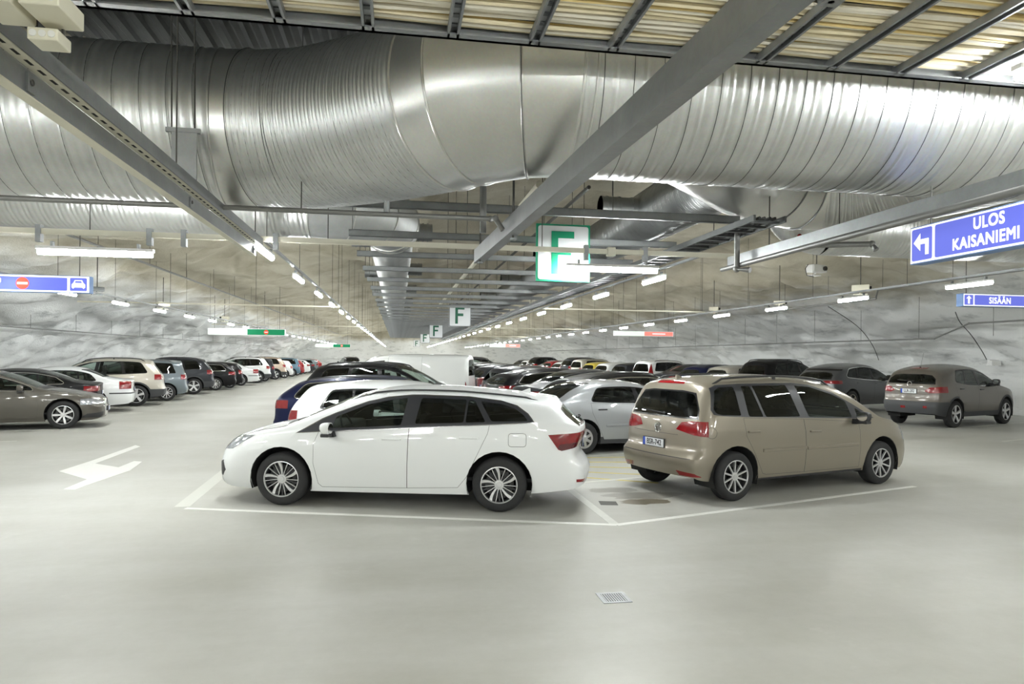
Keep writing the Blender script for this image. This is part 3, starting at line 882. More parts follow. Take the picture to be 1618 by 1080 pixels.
def spec(kind, **kw):
    if kind == 'sedan':
        fo, ro, wb = .90, 1.10, 2.85; x1 = wb + ro
        d = dict(W=1.86, H=1.455, R=.335, wheel=('multi', 10, .03, .03),
            top=[(-fo, .72), (-.7, .80), (-.3, .90), (.2, .985), (.42, 1.02), (.75, 1.17), (1.1, 1.32), (1.45, 1.42), (1.8, 1.455), (2.2, 1.45), (2.6, 1.385), (2.95, 1.25), (3.25, 1.11), (3.45, 1.075), (x1, 1.02)],
            belt=[(-fo, .60), (-.5, .78), (.2, .90), (1, .945), (2.2, .97), (3.0, .985), (3.5, .975), (x1, .95)], cowl=.40, roof0=1.35, roof1=2.55, deck=3.25,
            sill=[(-fo, .20), (0, .19), (2.8, .20), (x1, .26)], rx=[(.2, -.10), (.35, 0), (.55, .02), (.65, -.02), (.9, -.02), (1.02, 0), (1.5, 0)],
            glass=dict(tip=(.62, .95), end=(2.95, 2.75), endr=.10, pillars=[(1.55, 1.62, .11), (2.45, 2.40, .05)], kinds=[C_, T_]),
            doors=[[(.60, .93), (.50, .60), (.55, .27), (1.58, .27), (1.56, .95)], [(1.56, .95), (1.58, .27), (2.42, .28), (2.55, .55), (2.70, .80), (2.72, .97)]],
            handles=[(1.40, .83, .2), (2.45, .86, .2)], mirror=(.85, .96), head=[([(.48, .62), (.95, .62), (.95, .74), (.55, .72)], -.45)],
            tail=[([(.45, .80), (.50, .92), (.95, .92), (.95, .76), (.55, .78)], x1 - .42)], plate=(0, .72), tum=.42, seat_x=1.25)
    elif kind == 'wagon':
        fo, ro, wb = .90, 1.05, 2.88; x1 = wb + ro
        d = dict(W=1.85, H=1.47, R=.335, wheel=('multi', 10, .03, .028),
            top=[(-fo, .72), (-.7, .80), (-.3, .90), (.2, .985), (.42, 1.02), (.75, 1.17), (1.1, 1.32), (1.45, 1.425), (1.8, 1.465), (2.3, 1.47), (2.9, 1.44), (3.3, 1.40), (x1, 1.34)],
            belt=[(-fo, .60), (-.5, .78), (.2, .90), (1, .945), (2.2, .975), (3.0, 1.0), (3.5, 1.01), (x1, .97)], cowl=.40, roof0=1.35,
            sill=[(-fo, .20), (0, .19), (2.8, .20), (x1, .27)], rx=[(.2, -.10), (.35, 0), (.5, .02), (.62, -.02), (.9, -.03), (1.0, -.07), (1.34, -.46), (1.5, -.5)],
            glass=dict(tip=(.62, .95), end=(3.42, 3.18), endr=.12, pillars=[(1.55, 1.62, .11), (2.52, 2.42, .09)], kinds=[C_, T_, D]),
            doors=[[(.60, .93), (.50, .60), (.55, .27), (1.58, .27), (1.56, .95)], [(1.56, .95), (1.58, .27), (2.42, .28), (2.55, .55), (2.72, .80), (2.75, .98)]],
            handles=[(1.40, .83, .2), (2.45, .86, .2)], mirror=(.85, .96), rails=(1.3, 3.3, .58, .03), head=[([(.48, .62), (.95, .62), (.95, .76), (.55, .73)], -.45)],
            tail=[([(.42, .82), (.47, .95), (.95, .97), (.95, .80), (.6, .80)], x1 - .42)], plate=(0, .70), tum=.40, seat_x=1.25)
    elif kind == 'hatch':
        fo, ro, wb = .86, .76, 2.60; x1 = wb + ro
        d = dict(W=1.78, H=1.47, R=.315, wheel=('multi', 5, .06, .08),
            top=[(-fo, .74), (-.6, .84), (-.2, .94), (.12, 1.01), (.4, 1.13), (.8, 1.32), (1.2, 1.435), (1.6, 1.47), (2.1, 1.465), (2.6, 1.43), (x1, 1.37)],
            belt=[(-fo, .62), (-.4, .82), (.2, .92), (1, .955), (2.0, .985), (2.6, 1.01), (x1, .99)], cowl=.12, roof0=1.08,
            sill=[(-fo, .20), (0, .19), (2.5, .20), (x1, .28)], rx=[(.2, -.08), (.35, 0), (.5, .03), (.62, -.02), (.9, -.04), (1.0, -.08), (1.37, -.34), (1.5, -.38)],
            glass=dict(tip=(.34, .97), end=(2.68, 2.50), endr=.06, pillars=[(1.38, 1.48, .10), (2.10, 2.14, .04)], kinds=[C_, T_]),
            doors=[[(.48, .93), (.42, .60), (.46, .27), (1.42, .27), (1.42, .96)], [(1.42, .96), (1.42, .27), (2.15, .28), (2.28, .55), (2.42, .80), (2.45, 1.0)]],
            handles=[(1.25, .84, .19), (2.2, .87, .19)], mirror=(.58, .97), head=[([(.48, .64), (.95, .64), (.95, .84), (.6, .78)], -.40)],
            tail=[([(.50, .80), (.52, .97), (.95, .99), (.95, .78)], x1 - .30)], plate=(0, .66), tum=.38, seat_x=1.0, cr=.16, Lr=.9)
    elif kind == 'suv':
        fo, ro, wb = .90, .92, 2.85; x1 = wb + ro
        d = dict(W=1.92, H=1.74, R=.375, tw=.25, wheel=('multi', 5, .07, .10), clad=.42,
            top=[(-fo, .90), (-.7, .99), (-.3, 1.07), (.15, 1.14), (.38, 1.19), (.7, 1.38), (1.1, 1.585), (1.5, 1.70), (2.0, 1.735), (2.5, 1.73), (3.0, 1.69), (x1, 1.61)],
            belt=[(-fo, .74), (-.5, .92), (.2, 1.04), (1, 1.085), (2.2, 1.12), (3.0, 1.16), (x1, 1.13)], cowl=.36, roof0=1.35,
            sill=[(-fo, .27), (0, .27), (2.8, .28), (x1, .34)], rx=[(.25, -.12), (.4, -.01), (.6, .03), (.72, -.03), (1.0, -.05), (1.12, -.09), (1.61, -.42), (1.75, -.45)],
            glass=dict(tip=(.58, 1.10), end=(3.22, 2.98), endr=.12, pillars=[(1.55, 1.63, .11), (2.50, 2.40, .09)], kinds=[C_, T_, D]),
            doors=[[(.58, 1.06), (.50, .75), (.52, .42), (1.58, .42), (1.56, 1.1)], [(1.56, 1.1), (1.58, .42), (2.40, .42), (2.55, .70), (2.70, .95), (2.73, 1.13)]],
            handles=[(1.40, .96, .2), (2.45, .99, .2)], mirror=(.82, 1.10), rails=(1.15, 3.1, .62, .045), head=[([(.5, .74), (1, .74), (1, .92), (.6, .88)], -.45)],
            tail=[([(.50, .97), (.52, 1.11), (1, 1.14), (1, .93), (.7, .94)], x1 - .36)], plate=(0, .86), tum=.34, seat_x=1.25, cr=.16, Lr=1.0, crown=.08,
            rear_regions=[([(-1, .2), (1, .2), (1, .60), (-1, .60)], 'rear_bumper', M_CLAD, 3.25, .008)])
    elif kind == 'mpv':
        fo, ro, wb = .88, .78, 2.80; x1 = wb + ro
        d = dict(W=1.83, H=1.65, R=.33, wheel=('multi', 10, .03, .026),
            top=[(-fo, .82), (-.6, .92), (-.2, 1.01), (.05, 1.07), (.4, 1.26), (.8, 1.45), (1.2, 1.58), (1.6, 1.635), (2.2, 1.65), (2.8, 1.63), (x1, 1.56)],
            belt=[(-fo, .66), (-.4, .88), (.2, .99), (1, 1.03), (2.0, 1.06), (2.8, 1.09), (x1, 1.06)], cowl=.06, roof0=1.08,
            sill=[(-fo, .22), (0, .22), (2.7, .23), (x1, .29)], rx=[(.2, -.08), (.35, 0), (.5, .03), (.62, -.02), (.95, -.04), (1.05, -.07), (1.56, -.24), (1.7, -.26)],
            glass=dict(tip=(.32, 1.05), end=(3.14, 2.98), endr=.08, pillars=[(1.48, 1.56, .10), (2.35, 2.35, .09)], kinds=[C_, D]),
            doors=[[(.48, 1.0), (.42, .65), (.46, .30), (1.52, .30), (1.52, 1.04)], [(1.52, 1.04), (1.52, .30), (2.34, .31), (2.48, .60), (2.62, .85), (2.64, 1.08)]],
            handles=[(1.35, .92, .2), (2.4, .95, .2)], mirror=(.58, 1.05), rails=(1.0, 3.0, .60, .03), head=[([(.48, .70), (.95, .70), (.95, .90), (.6, .84)], -.40)],
            tail=[([(.48, .88), (.50, 1.04), (.95, 1.05), (.95, .84)], x1 - .28)], plate=(0, .72), tum=.27, seat_x=1.1, cr=.14, Lr=.8, crown=.075)
    elif kind == 'van':
        fo, ro, wb = .90, 1.00, 3.00; x1 = wb + ro
        d = dict(W=1.90, H=1.95, R=.34, wheel=('cap', 7),
            top=[(-fo, .95), (-.65, 1.06), (-.3, 1.15), (-.1, 1.22), (.25, 1.50), (.6, 1.76), (.9, 1.88), (1.3, 1.93), (2.2, 1.955), (3.2, 1.95), (x1, 1.92)],
            belt=[(-fo, .78), (-.4, 1.0), (.2, 1.10), (1, 1.13), (2.5, 1.14), (x1, 1.12)], cowl=-.10, roof0=.75,
            sill=[(-fo, .24), (0, .25), (2.8, .26), (x1, .32)], rx=[(.2, -.05), (.4, 0), (.6, .02), (1.1, -.01), (1.9, -.06), (2, -.07)],
            dlo=[(.10, 1.13), (.55, 1.52), (.72, 1.66), (1.25, 1.72), (1.28, 1.16)], windows=[([(.38, 1.17), (.46, 1.36), (.74, 1.62), (1.22, 1.68), (1.24, 1.19)], C_)],
            doors=[[(.30, 1.08), (.25, .70), (.30, .34), (1.34, .34), (1.36, 1.80), (.75, 1.72)], [(1.37, 1.86), (1.35, .34), (2.45, .34), (2.47, 1.87)]], handles=[(1.15, .98, .2), (1.55, .98, .2)], mirror=(.45, 1.17), mirror_mat=M_BLACK,
            head=[([(.5, .72), (1, .72), (1, .98), (.66, .92)], -.45)], tail=[([(.80, .80), (.80, 1.28), (1, 1.28), (1, .80)], x1 - .13)], plate=(0, .70), tum=.14, seat_x=.9, cr=.06, Lr=.4, crown=.09, rw_z=1.22)
    d.update(fo=fo, ro=ro, wb=wb, plan=PLAN(fo, x1), fx=[(.18, .09), (.30, .01), (.5, 0), (.65, .02), (.8, .06), (1.0, .1)], front_regions=[([(-.42, .50), (.42, .50), (.44, .70), (-.44, .70)], 'grille', M_BLACK), ([(-.55, .25), (.55, .25), (.5, .38), (-.5, .38)], 'lower_grille', M_BLACK)])
    d.setdefault('cf', .24); d.setdefault('cr', .14); d.setdefault('crease', .006); d.setdefault('handle_mat', None)
    g = kw.pop('glass_over', None)
    if g: d['glass'] = {**d['glass'], **g}
    d.update(kw)
    return d
# ------------------------------------------------------------------ surface materials
def floor_material():
    m = bpy.data.materials.new('sealed_concrete'); m.use_nodes = True; nt = m.node_tree; b = nt.nodes['Principled BSDF']
    tc = nt.nodes.new('ShaderNodeTexCoord')
    def nz(scale, detail, sx=1, sy=1, rough=.55):
        mp = nt.nodes.new('ShaderNodeMapping'); mp.inputs['Scale'].default_value = (sx, sy, 1)
        n = nt.nodes.new('ShaderNodeTexNoise'); n.inputs['Scale'].default_value = scale; n.inputs['Detail'].default_value = detail; n.inputs['Roughness'].default_value = rough
        nt.links.new(tc.outputs['Object'], mp.inputs[0]); nt.links.new(mp.outputs[0], n.inputs['Vector']); return n
    def ramp(fac, stops):
        r = nt.nodes.new('ShaderNodeValToRGB'); nt.links.new(fac, r.inputs[0])
        e = r.color_ramp.elements
        while len(e) < len(stops): e.new(.5)
        for i, (p, c) in enumerate(stops): e[i].position = p; e[i].color = c
        return r
    big = nz(.35, 6); fine = nz(9, 8, rough=.7); drag = nz(.9, 5, .25, 1.6); patch = nz(1.1, 9, rough=.75)
    r1 = ramp(big.outputs['Fac'], [(.3, (.435, .43, .39, 1)), (.7, (.58, .577, .545, 1))])
    r2 = ramp(drag.outputs['Fac'], [(.32, (.86, .855, .83, 1)), (.62, (1, 1, 1, 1))])
    r3 = ramp(fine.outputs['Fac'], [(.25, (.93, .93, .92, 1)), (.7, (1.0, 1.0, 1.0, 1))])
    r4 = ramp(patch.outputs['Fac'], [(.60, (0, 0, 0, 1)), (.72, (.22, .22, .22, 1))])
    def mul(a, c):
        x = nt.nodes.new('ShaderNodeMix'); x.data_type = 'RGBA'; x.blend_type = 'MULTIPLY'; x.inputs[0].default_value = 1
        nt.links.new(a, x.inputs[6]); nt.links.new(c, x.inputs[7]); return x.outputs[2]
    c = mul(mul(r1.outputs[0], r2.outputs[0]), r3.outputs[0])
    x = nt.nodes.new('ShaderNodeMix'); x.data_type = 'RGBA'; nt.links.new(r4.outputs[0], x.inputs[0]); nt.links.new(c, x.inputs[6]); x.inputs[7].default_value = (.68, .68, .65, 1)
    nt.links.new(x.outputs[2], b.inputs['Base Color'])
    rr = ramp(drag.outputs['Fac'], [(.3, (.36, .36, .36, 1)), (.7, (.52, .52, .52, 1))]); nt.links.new(rr.outputs[0], b.inputs['Roughness'])
    b.inputs['Specular IOR Level'].default_value = .35
    bp = nt.nodes.new('ShaderNodeBump'); bp.inputs['Strength'].default_value = .06; bp.inputs['Distance'].default_value = .01
    nt.links.new(fine.outputs['Fac'], bp.inputs['Height']); nt.links.new(bp.outputs[0], b.inputs['Normal'])
    return m

def rock_material():
    m = bpy.data.materials.new('sprayed_rock'); m.use_nodes = True; nt = m.node_tree; b = nt.nodes['Principled BSDF']
    tc = nt.nodes.new('ShaderNodeTexCoord')
    def nz(scale, detail, s=(1, 1, 1), rough=.6, rot=(0, 0, 0)):
        mp = nt.nodes.new('ShaderNodeMapping'); mp.inputs['Scale'].default_value = s; mp.inputs['Rotation'].default_value = rot
        n = nt.nodes.new('ShaderNodeTexNoise'); n.inputs['Scale'].default_value = scale; n.inputs['Detail'].default_value = detail; n.inputs['Roughness'].default_value = rough
        nt.links.new(tc.outputs['Object'], mp.inputs[0]); nt.links.new(mp.outputs[0], n.inputs['Vector']); return n.outputs['Fac']
    edge, soot, fine, tone = nz(.45, 5), nz(.55, 7, (.55, .5, 2.4), .65, (.5, .2, .3)), nz(22, 4), nz(.8, 6)
    sx = nt.nodes.new('ShaderNodeSeparateXYZ'); nt.links.new(tc.outputs['Object'], sx.inputs[0])
    def mth(op, a, c):
        n = nt.nodes.new('ShaderNodeMath'); n.operation = op
        for i, v in ((0, a), (1, c)):
            if isinstance(v, (int, float)): n.inputs[i].default_value = v
            else: nt.links.new(v, n.inputs[i])
        return n.outputs[0]
    h = mth('ADD', sx.outputs['Z'], mth('MULTIPLY', mth('SUBTRACT', edge, .5), 1.6))
    mr = nt.nodes.new('ShaderNodeMapRange'); mr.inputs[1].default_value = 3.95; mr.inputs[2].default_value = 4.65; nt.links.new(h, mr.inputs[0])
    def ramp(fac, stops):
        r = nt.nodes.new('ShaderNodeValToRGB'); nt.links.new(fac, r.inputs[0]); e = r.color_ramp.elements
        while len(e) < len(stops): e.new(.5)
        for i, (p, c) in enumerate(stops): e[i].position = p; e[i].color = c
        return r.outputs[0]
    white = ramp(soot, [(.26, (.36, .37, .37, 1)), (.35, (.68, .69, .69, 1)), (.43, (.88, .89, .885, 1))])
    relief_shade = ramp(nz(1.5, 8, (.6, .5, 2.0), .7, (.5, .25, .3)), [(.34, (.66, .67, .67, 1)), (.46, (1, 1, 1, 1))])  # finer dark streaks painted into the white in place of relief shading
    mm = nt.nodes.new('ShaderNodeMix'); mm.data_type = 'RGBA'; mm.blend_type = 'MULTIPLY'; mm.inputs[0].default_value = 1
    nt.links.new(white, mm.inputs[6]); nt.links.new(relief_shade, mm.inputs[7]); white = mm.outputs[2]
    raw = ramp(tone, [(.28, (.36, .32, .235, 1)), (.5, (.50, .465, .37, 1)), (.72, (.60, .57, .475, 1))])
    x = nt.nodes.new('ShaderNodeMix'); x.data_type = 'RGBA'; nt.links.new(mr.outputs[0], x.inputs[0]); nt.links.new(white, x.inputs[6]); nt.links.new(raw, x.inputs[7])
    nt.links.new(x.outputs[2], b.inputs['Base Color']); b.inputs['Roughness'].default_value = .85
    bp = nt.nodes.new('ShaderNodeBump'); bp.inputs['Strength'].default_value = .5; bp.inputs['Distance'].default_value = .03
    nt.links.new(mth('ADD', fine, mth('MULTIPLY', tone, 2.0)), bp.inputs['Height']); nt.links.new(bp.outputs[0], b.inputs['Normal'])
    return m

def galv_material(name, col, rough, streak=1.0, metal=.92):
    m = bpy.data.materials.new(name); m.use_nodes = True; nt = m.node_tree; b = nt.nodes['Principled BSDF']
    tc = nt.nodes.new('ShaderNodeTexCoord'); n = nt.nodes.new('ShaderNodeTexNoise'); n.inputs['Scale'].default_value = 3.5; n.inputs['Detail'].default_value = 7; n.inputs['Roughness'].default_value = .65
    v = nt.nodes.new('ShaderNodeTexVoronoi'); v.inputs['Scale'].default_value = 55
    nt.links.new(tc.outputs['Object'], n.inputs['Vector']); nt.links.new(tc.outputs['Object'], v.inputs['Vector'])
    r = nt.nodes.new('ShaderNodeValToRGB'); nt.links.new(n.outputs['Fac'], r.inputs[0])
    e = r.color_ramp.elements; e[0].position = .25; e[0].color = tuple(c * (1 - .22 * streak) for c in col) + (1,); e[1].position = .75; e[1].color = tuple(min(1, c * (1 + .12 * streak)) for c in col) + (1,)
    mx = nt.nodes.new('ShaderNodeMix'); mx.data_type = 'RGBA'; mx.blend_type = 'MULTIPLY'; mx.inputs[0].default_value = .06
    nt.links.new(r.outputs[0], mx.inputs[6]); nt.links.new(v.outputs['Color'], mx.inputs[7]); nt.links.new(mx.outputs[2], b.inputs['Base Color'])
    b.inputs['Metallic'].default_value = metal
    mr = nt.nodes.new('ShaderNodeMapRange'); mr.inputs[3].default_value = rough - .03; mr.inputs[4].default_value = rough + .06; nt.links.new(n.outputs['Fac'], mr.inputs[0]); nt.links.new(mr.outputs[0], b.inputs['Roughness'])
    return m

M_FLOOR = floor_material(); M_ROCK = rock_material()
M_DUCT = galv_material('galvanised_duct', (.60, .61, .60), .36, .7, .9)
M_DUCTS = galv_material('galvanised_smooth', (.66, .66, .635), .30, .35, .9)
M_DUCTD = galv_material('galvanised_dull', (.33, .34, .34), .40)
M_STEEL = galv_material('galvanised_beam', (.30, .31, .315), .42, 1.0, .7)
M_DUCTR = galv_material('galvanised_matt', (.50, .51, .505), .52, .6, .8)
M_STEELD = mat('dark_steel', (.10, .105, .105, 1), .5, .6, noise_amt=.2)
M_CREAM = mat('cream_paint', srgb(222, 218, 200), .5, noise_amt=.08, noise_scale=6)
M_WHITE = mat('white_enamel', (.80, .80, .78, 1), .4)
M_PIPE = mat('grey_pipe', (.22, .22, .215, 1), .45, .5, noise_amt=.2, noise_scale=5)
M_ROD = mat('hanger_rod_steel', (.07, .068, .062, 1), .6, .4)
M_LINE = mat('road_paint_white', (.80, .80, .76, 1), .55, noise_amt=.07, noise_scale=18)
M_LINEW = mat('road_paint_worn', (.62, .62, .57, 1), .55, noise_amt=.10, noise_scale=10)
M_YEL = mat('road_paint_yellow', (.60, .50, .14, 1), .6, noise_amt=.15, noise_scale=10)
M_TUBE = mat('lamp_diffuser', (1, 1, 1, 1), .3, emit=(.965, 1, .985, 1), strength=LAMP_STRENGTH)

# ------------------------------------------------------------------ floor, rock hall
floor = mesh_obj('floor', [(-24, -24, 0), (30, -24, 0), (30, 108, 0), (-24, 108, 0)], [(0, 1, 2, 3)], M_FLOOR)
tag(floor, 'pale grey-beige sealed concrete garage floor', kind='structure')
XC, XH, ZT = 3.2, 18.4, 5.55
def vault(t):
    """t 0..1 from the left wall foot over the crown to the right wall foot"""
    a = PI * (1 - t); c, s_ = math.cos(a), math.sin(a)
    x = math.copysign(abs(c)**.85, c); return XC + XH * x, ZT * abs(s_)**.92
def relief(x, y, z):
    p = Vector((x, y, z))
    a = noise.noise(p * .28 + Vector((3, 7, 1))) * .30
    q = Vector((x * .55 + z * .5, y * .40 - z * .35, z * .9))
    r = 1 - abs(noise.noise(q * 1.15)) * 2
    b_ = noise.noise(q * .75 + Vector((9, 2, 5))) * .34 + (r * r) * .20
    c_ = noise.noise(p * 1.9) * .12 + noise.noise(p * 4.3) * .045
    return a + b_ + c_
def hall():
    NT = 150
    ys = [-24 + 1.0 * i for i in range(26)] + list(np.arange(2, 46, .26)) + list(np.arange(46, 106.1, .8))
    P = []
    for y in ys:
        row = []
        for i in range(NT + 1):
            t = i / NT; x, z = vault(t); x2, z2 = vault(min(1, t + .002)); x1, z1 = vault(max(0, t - .002))
            tx, tz = x2 - x1, z2 - z1; l = math.hypot(tx, tz) or 1; nx, nz = -tz / l, tx / l      # outward
            d = relief(x, y, z) * min(1, .35 + z / 2.2)
            row.append((x + nx * d, y, max(-.05, z + nz * d)))
        row[0] = (row[0][0], y, -.05); row[-1] = (row[-1][0], y, -.05)
        P.append(row)
    k0 = next(i for i in range(NT) if vault(i / NT)[1] > 2.4)
    for nm, a, b in (('wall_left', 0, k0), ('ceiling', k0, NT - k0), ('wall_right', NT - k0, NT)):
        w = b - a + 1
        vs = [p for row in P for p in row[a:b + 1]]
        fs = [(j * w + i, j * w + i + 1, (j + 1) * w + i + 1, (j + 1) * w + i) for j in range(len(ys) - 1) for i in range(w - 1)]
        o = mesh_obj(nm, vs, fs, M_ROCK, None, True)
        tag(o, {'wall_left': 'white-painted blasted rock wall behind the left row of cars', 'ceiling': 'raw beige sprayed rock vault above the garage', 'wall_right': 'white-painted blasted rock wall behind the right row of cars'}[nm], kind='structure')
    # end walls
    for nm, yy in (('wall_back', 104.0), ('wall_front', -23.0)):
        nx_, nz_ = 90, 18; vs = []; fs = []
        for j in range(nz_ + 1):
            for i in range(nx_ + 1):
                x = XC - XH - 1 + (2 * XH + 2) * i / nx_; z = 7.5 * j / nz_ - .1
                vs.append((x, yy + relief(x, yy, z) * .8, z))
        fs = [(j * (nx_ + 1) + i, j * (nx_ + 1) + i + 1, (j + 1) * (nx_ + 1) + i + 1, (j + 1) * (nx_ + 1) + i) for j in range(nz_) for i in range(nx_)]
        tag(mesh_obj(nm, vs, fs, M_ROCK, None, True), 'white rock wall closing the far end of the hall' if yy > 0 else 'white rock wall closing the near end of the hall', kind='structure')
hall()
def ceil_z(x):
    c = max(-1, min(1, (x - XC) / XH)); c = math.copysign(abs(c)**(1 / .85), c)
    return ZT * math.sqrt(max(0, 1 - c * c))**.92 + .25

# ------------------------------------------------------------------ floor markings
def strip(name, a, b, w, m=M_LINE, z=.0025):
    a, b = Vector((a[0], a[1])), Vector((b[0], b[1])); t = (b - a).normalized(); n = Vector((-t.y, t.x)) * w / 2
    q = [a - n, b - n, b + n, a + n]
    return MB().prism([tuple(p) for p in q], -.002, z, 'xy').build(name, m, floor)
SPINE = 2.44
strip('stall_line', (-2.53, 8.85), (2.45, 7.39), .085)
strip('stall_line', (2.45, 7.39), (7.66, 9.09), .085)
strip('spine_line', (2.44, 7.42), (2.44, 60), .11, M_LINEW, .002)
strip('stall_line_worn', (-2.60, 8.95), (-2.75, 12.6), .18, mat('road_paint_faded', (.60, .60, .55, 1), .55), .0012)
PITCH = 2.42
for k in range(1, 22):
    y = 7.39 + PITCH * k
    strip('stall_line', (SPINE, y + .06), (7.66, y + 1.70), .085, M_LINEW, .0022)
    strip('stall_line', (SPINE, y + .06), (-2.53, y + 1.46), .085, M_LINEW, .0022)
for k in range(5):          # yellow hatching in the closed bay
    y = 10.22 + .47 * k
    strip('hatch_line', (2.55, y + .38), (3.0 + .30 * k + .9, y - .42 + .18 * k), .07, M_YEL, .0018)
for k in range(-2, 26):
    y = 18.45 + PITCH * (k - 1)
    strip('stall_line', (-13.2, y - 1.72), (-7.95, y), .085, M_LINEW, .0022)
    y = 16.4 + PITCH * (k - 1)
    strip('stall_line', (14.1, y), (19.2, y + 1.85), .085, M_LINEW, .0022)
arrow = [(-5.28, 11.87), (-5.25, 13.0), (-5.28, 15.07), (-5.11, 14.85), (-5.06, 12.63), (-4.52, 12.17), (-4.52, 12.85), (-4.36, 12.77), (-4.22, 11.82), (-4.35, 10.53), (-4.36, 10.26), (-4.52, 10.28), (-4.54, 11.06)]
MB().prism(arrow, -.002, .002, 'xy').build('lane_arrow', M_LINE, floor)
def blot(name, cx, cy, rx, ry, m, seed):
    random.seed(seed); pts = [(cx + rx * math.cos(a) * (1 + random.uniform(-.22, .22)), cy + ry * math.sin(a) * (1 + random.uniform(-.22, .22))) for a in np.linspace(0, 2 * PI, 25)[:-1]]
    MB().prism(pts, -.002, .0009, 'xy').build(name, m, floor)
MB().prism([(2.58, 8.42), (2.80, 8.38), (2.84, 8.60), (2.62, 8.66)], -.002, .0012, 'xy').build('tar_patch', mat('tar', (.06, .058, .05, 1), .6), floor)
blot('oil_stain', 3.25, 8.55, .34, .16, mat('oil_brown', (.20, .175, .13, 1), .35), 3)
blot('oil_stain', 3.35, 8.95, .55, .22, mat('damp_grey', (.30, .29, .255, 1), .3), 5)
blot('oil_stain', 3.05, 9.35, .40, .18, mat('damp_grey', (.30, .29, .255, 1), .3), 8)
# drain
dr = empty('floor_drain', (1.69, 5.148, 0), -.0); tag(dr, 'small square galvanised drain grate set in the concrete floor', 'drain')
fr = MB()
for (a, b, c, d) in ((-.115, .115, .085, .115), (-.115, .115, -.115, -.085), (-.115, -.085, -.085, .085), (.085, .115, -.085, .085)): fr.box(a, b, c, d, -.004, .004)
fr.build('drain_frame', M_STEEL, dr)
MB().box(-.085, .085, -.085, .085, -.004, .0012).build('drain_well', M_UNDER, dr)
for k in range(9):
    x = -.076 + .019 * k; MB().box(x - .0055, x + .0055, -.085, .085, .0005, .0035).build('drain_slat', M_STEEL, dr)
# ------------------------------------------------------------------ ventilation ducts
def ring_pts(x, y, z, ang, r, n, prof=0.0):
    nx, ny = math.sin(ang), -math.cos(ang)       # horizontal normal of the axis
    return [(x + nx * r * math.cos(2 * PI * k / n), y + ny * r * math.cos(2 * PI * k / n), z + r * math.sin(2 * PI * k / n)) for k in range(n)]
def sweep(name, path, r, m, parent, ridge=None, n=72, step=.02, closed=False):
    """path: list of (x, y, z, r or None); ridge(s, theta) -> radius offset"""
    P = [Vector(p[:3]) for p in path]; seg = [0]
    for a, b in zip(P, P[1:]): seg.append(seg[-1] + (b - a).length)
    L = seg[-1]; N = max(2, int(L / step)); vs = []; fs = []
    A = [math.atan2((P[min(i + 1, len(P) - 1)] - P[max(i - 1, 0)]).y, (P[min(i + 1, len(P) - 1)] - P[max(i - 1, 0)]).x) for i in range(len(P))]
    for i in range(N + 1):
        s = L * i / N; k = min(len(seg) - 2, max(0, np.searchsorted(seg, s, side='right') - 1)); t = (s - seg[k]) / (seg[k + 1] - seg[k])
        p = P[k].lerp(P[k + 1], t); da = (A[k + 1] - A[k] + PI) % (2 * PI) - PI; a = A[k] + da * t
        nx, ny = math.sin(a), -math.cos(a)
        for j in range(n):
            th = 2 * PI * j / n; rr = r + (ridge(s, th) if ridge else 0)
            vs.append((p.x + nx * rr * math.cos(th), p.y + ny * rr * math.cos(th), p.z + rr * math.sin(th)))
    for i in range(N):
        for j in range(n): fs.append((i * n + j, i * n + (j + 1) % n, (i + 1) * n + (j + 1) % n, (i + 1) * n + j))
    o = mesh_obj(name, vs, fs, m, parent, True); return o
def spiral_ridge(pitch, h=.005):
    def f(s, th):
        u = ((s + pitch * th / (2 * PI)) / pitch) % 1.0
        d0 = min(u, 1 - u) * pitch
        o = h * (1 if d0 < .008 else max(0, 1 - (d0 - .008) / .012)) - (h * .9 if .016 < d0 < .030 else 0)
        for c in (.33, .66):
            d = abs(u - c) * pitch; o += h * .75 * max(0, 1 - (d / .028)**2)
        return o
    return f
def seam(path, r, pitch, parent, w=.0035):
    P = [Vector(p[:3]) for p in path]; seg = [0]
    for a, b in zip(P, P[1:]): seg.append(seg[-1] + (b - a).length)
    Lt = seg[-1]; N = int(Lt / pitch * 56); pts = []
    for i in range(N + 1):
        s_ = Lt * i / N; th = -2 * PI * s_ / pitch
        k = min(len(seg) - 2, max(0, int(np.searchsorted(seg, s_, side='right')) - 1)); t = (s_ - seg[k]) / (seg[k + 1] - seg[k])
        d = P[k + 1] - P[k]; a = math.atan2(d.y, d.x); p = P[k].lerp(P[k + 1], t)
        pts.append((p.x + math.sin(a) * r * math.cos(th), p.y - math.cos(a) * r * math.cos(th), p.z + r * math.sin(th)))
    return MB().tube(pts, w, 4, False).build('lock_seam', M_STEELD, parent)
def catmull(pts, n=8):
    P = [Vector(p) for p in pts]; out = []
    for i in range(len(P) - 1):
        a, b, c, d = P[max(i - 1, 0)], P[i], P[i + 1], P[min(i + 2, len(P) - 1)]
        for j in range(n):
            t = j / n; out.append(.5 * ((2 * b) + (c - a) * t + (2 * a - 5 * b + 4 * c - d) * t * t + (3 * b - a - 3 * c + d) * t**3))
    out.append(P[-1]); return [tuple(p) for p in out]
def gore(name, j0, j1, r, m, parent, n=72):
    a = ring_pts(*j0[:3], j0[3], r, n); b = ring_pts(*j1[:3], j1[3], r, n); K = 10
    vs = []; fs = []
    for i in range(K + 1):
        t = i / K
        vs += [tuple(Vector(p).lerp(Vector(q), t)) for p, q in zip(a, b)]
    for i in range(K):
        for j in range(n): fs.append((i * n + j, i * n + (j + 1) % n, (i + 1) * n + (j + 1) % n, (i + 1) * n + j))
    return mesh_obj(name, vs, fs, m, parent, True)
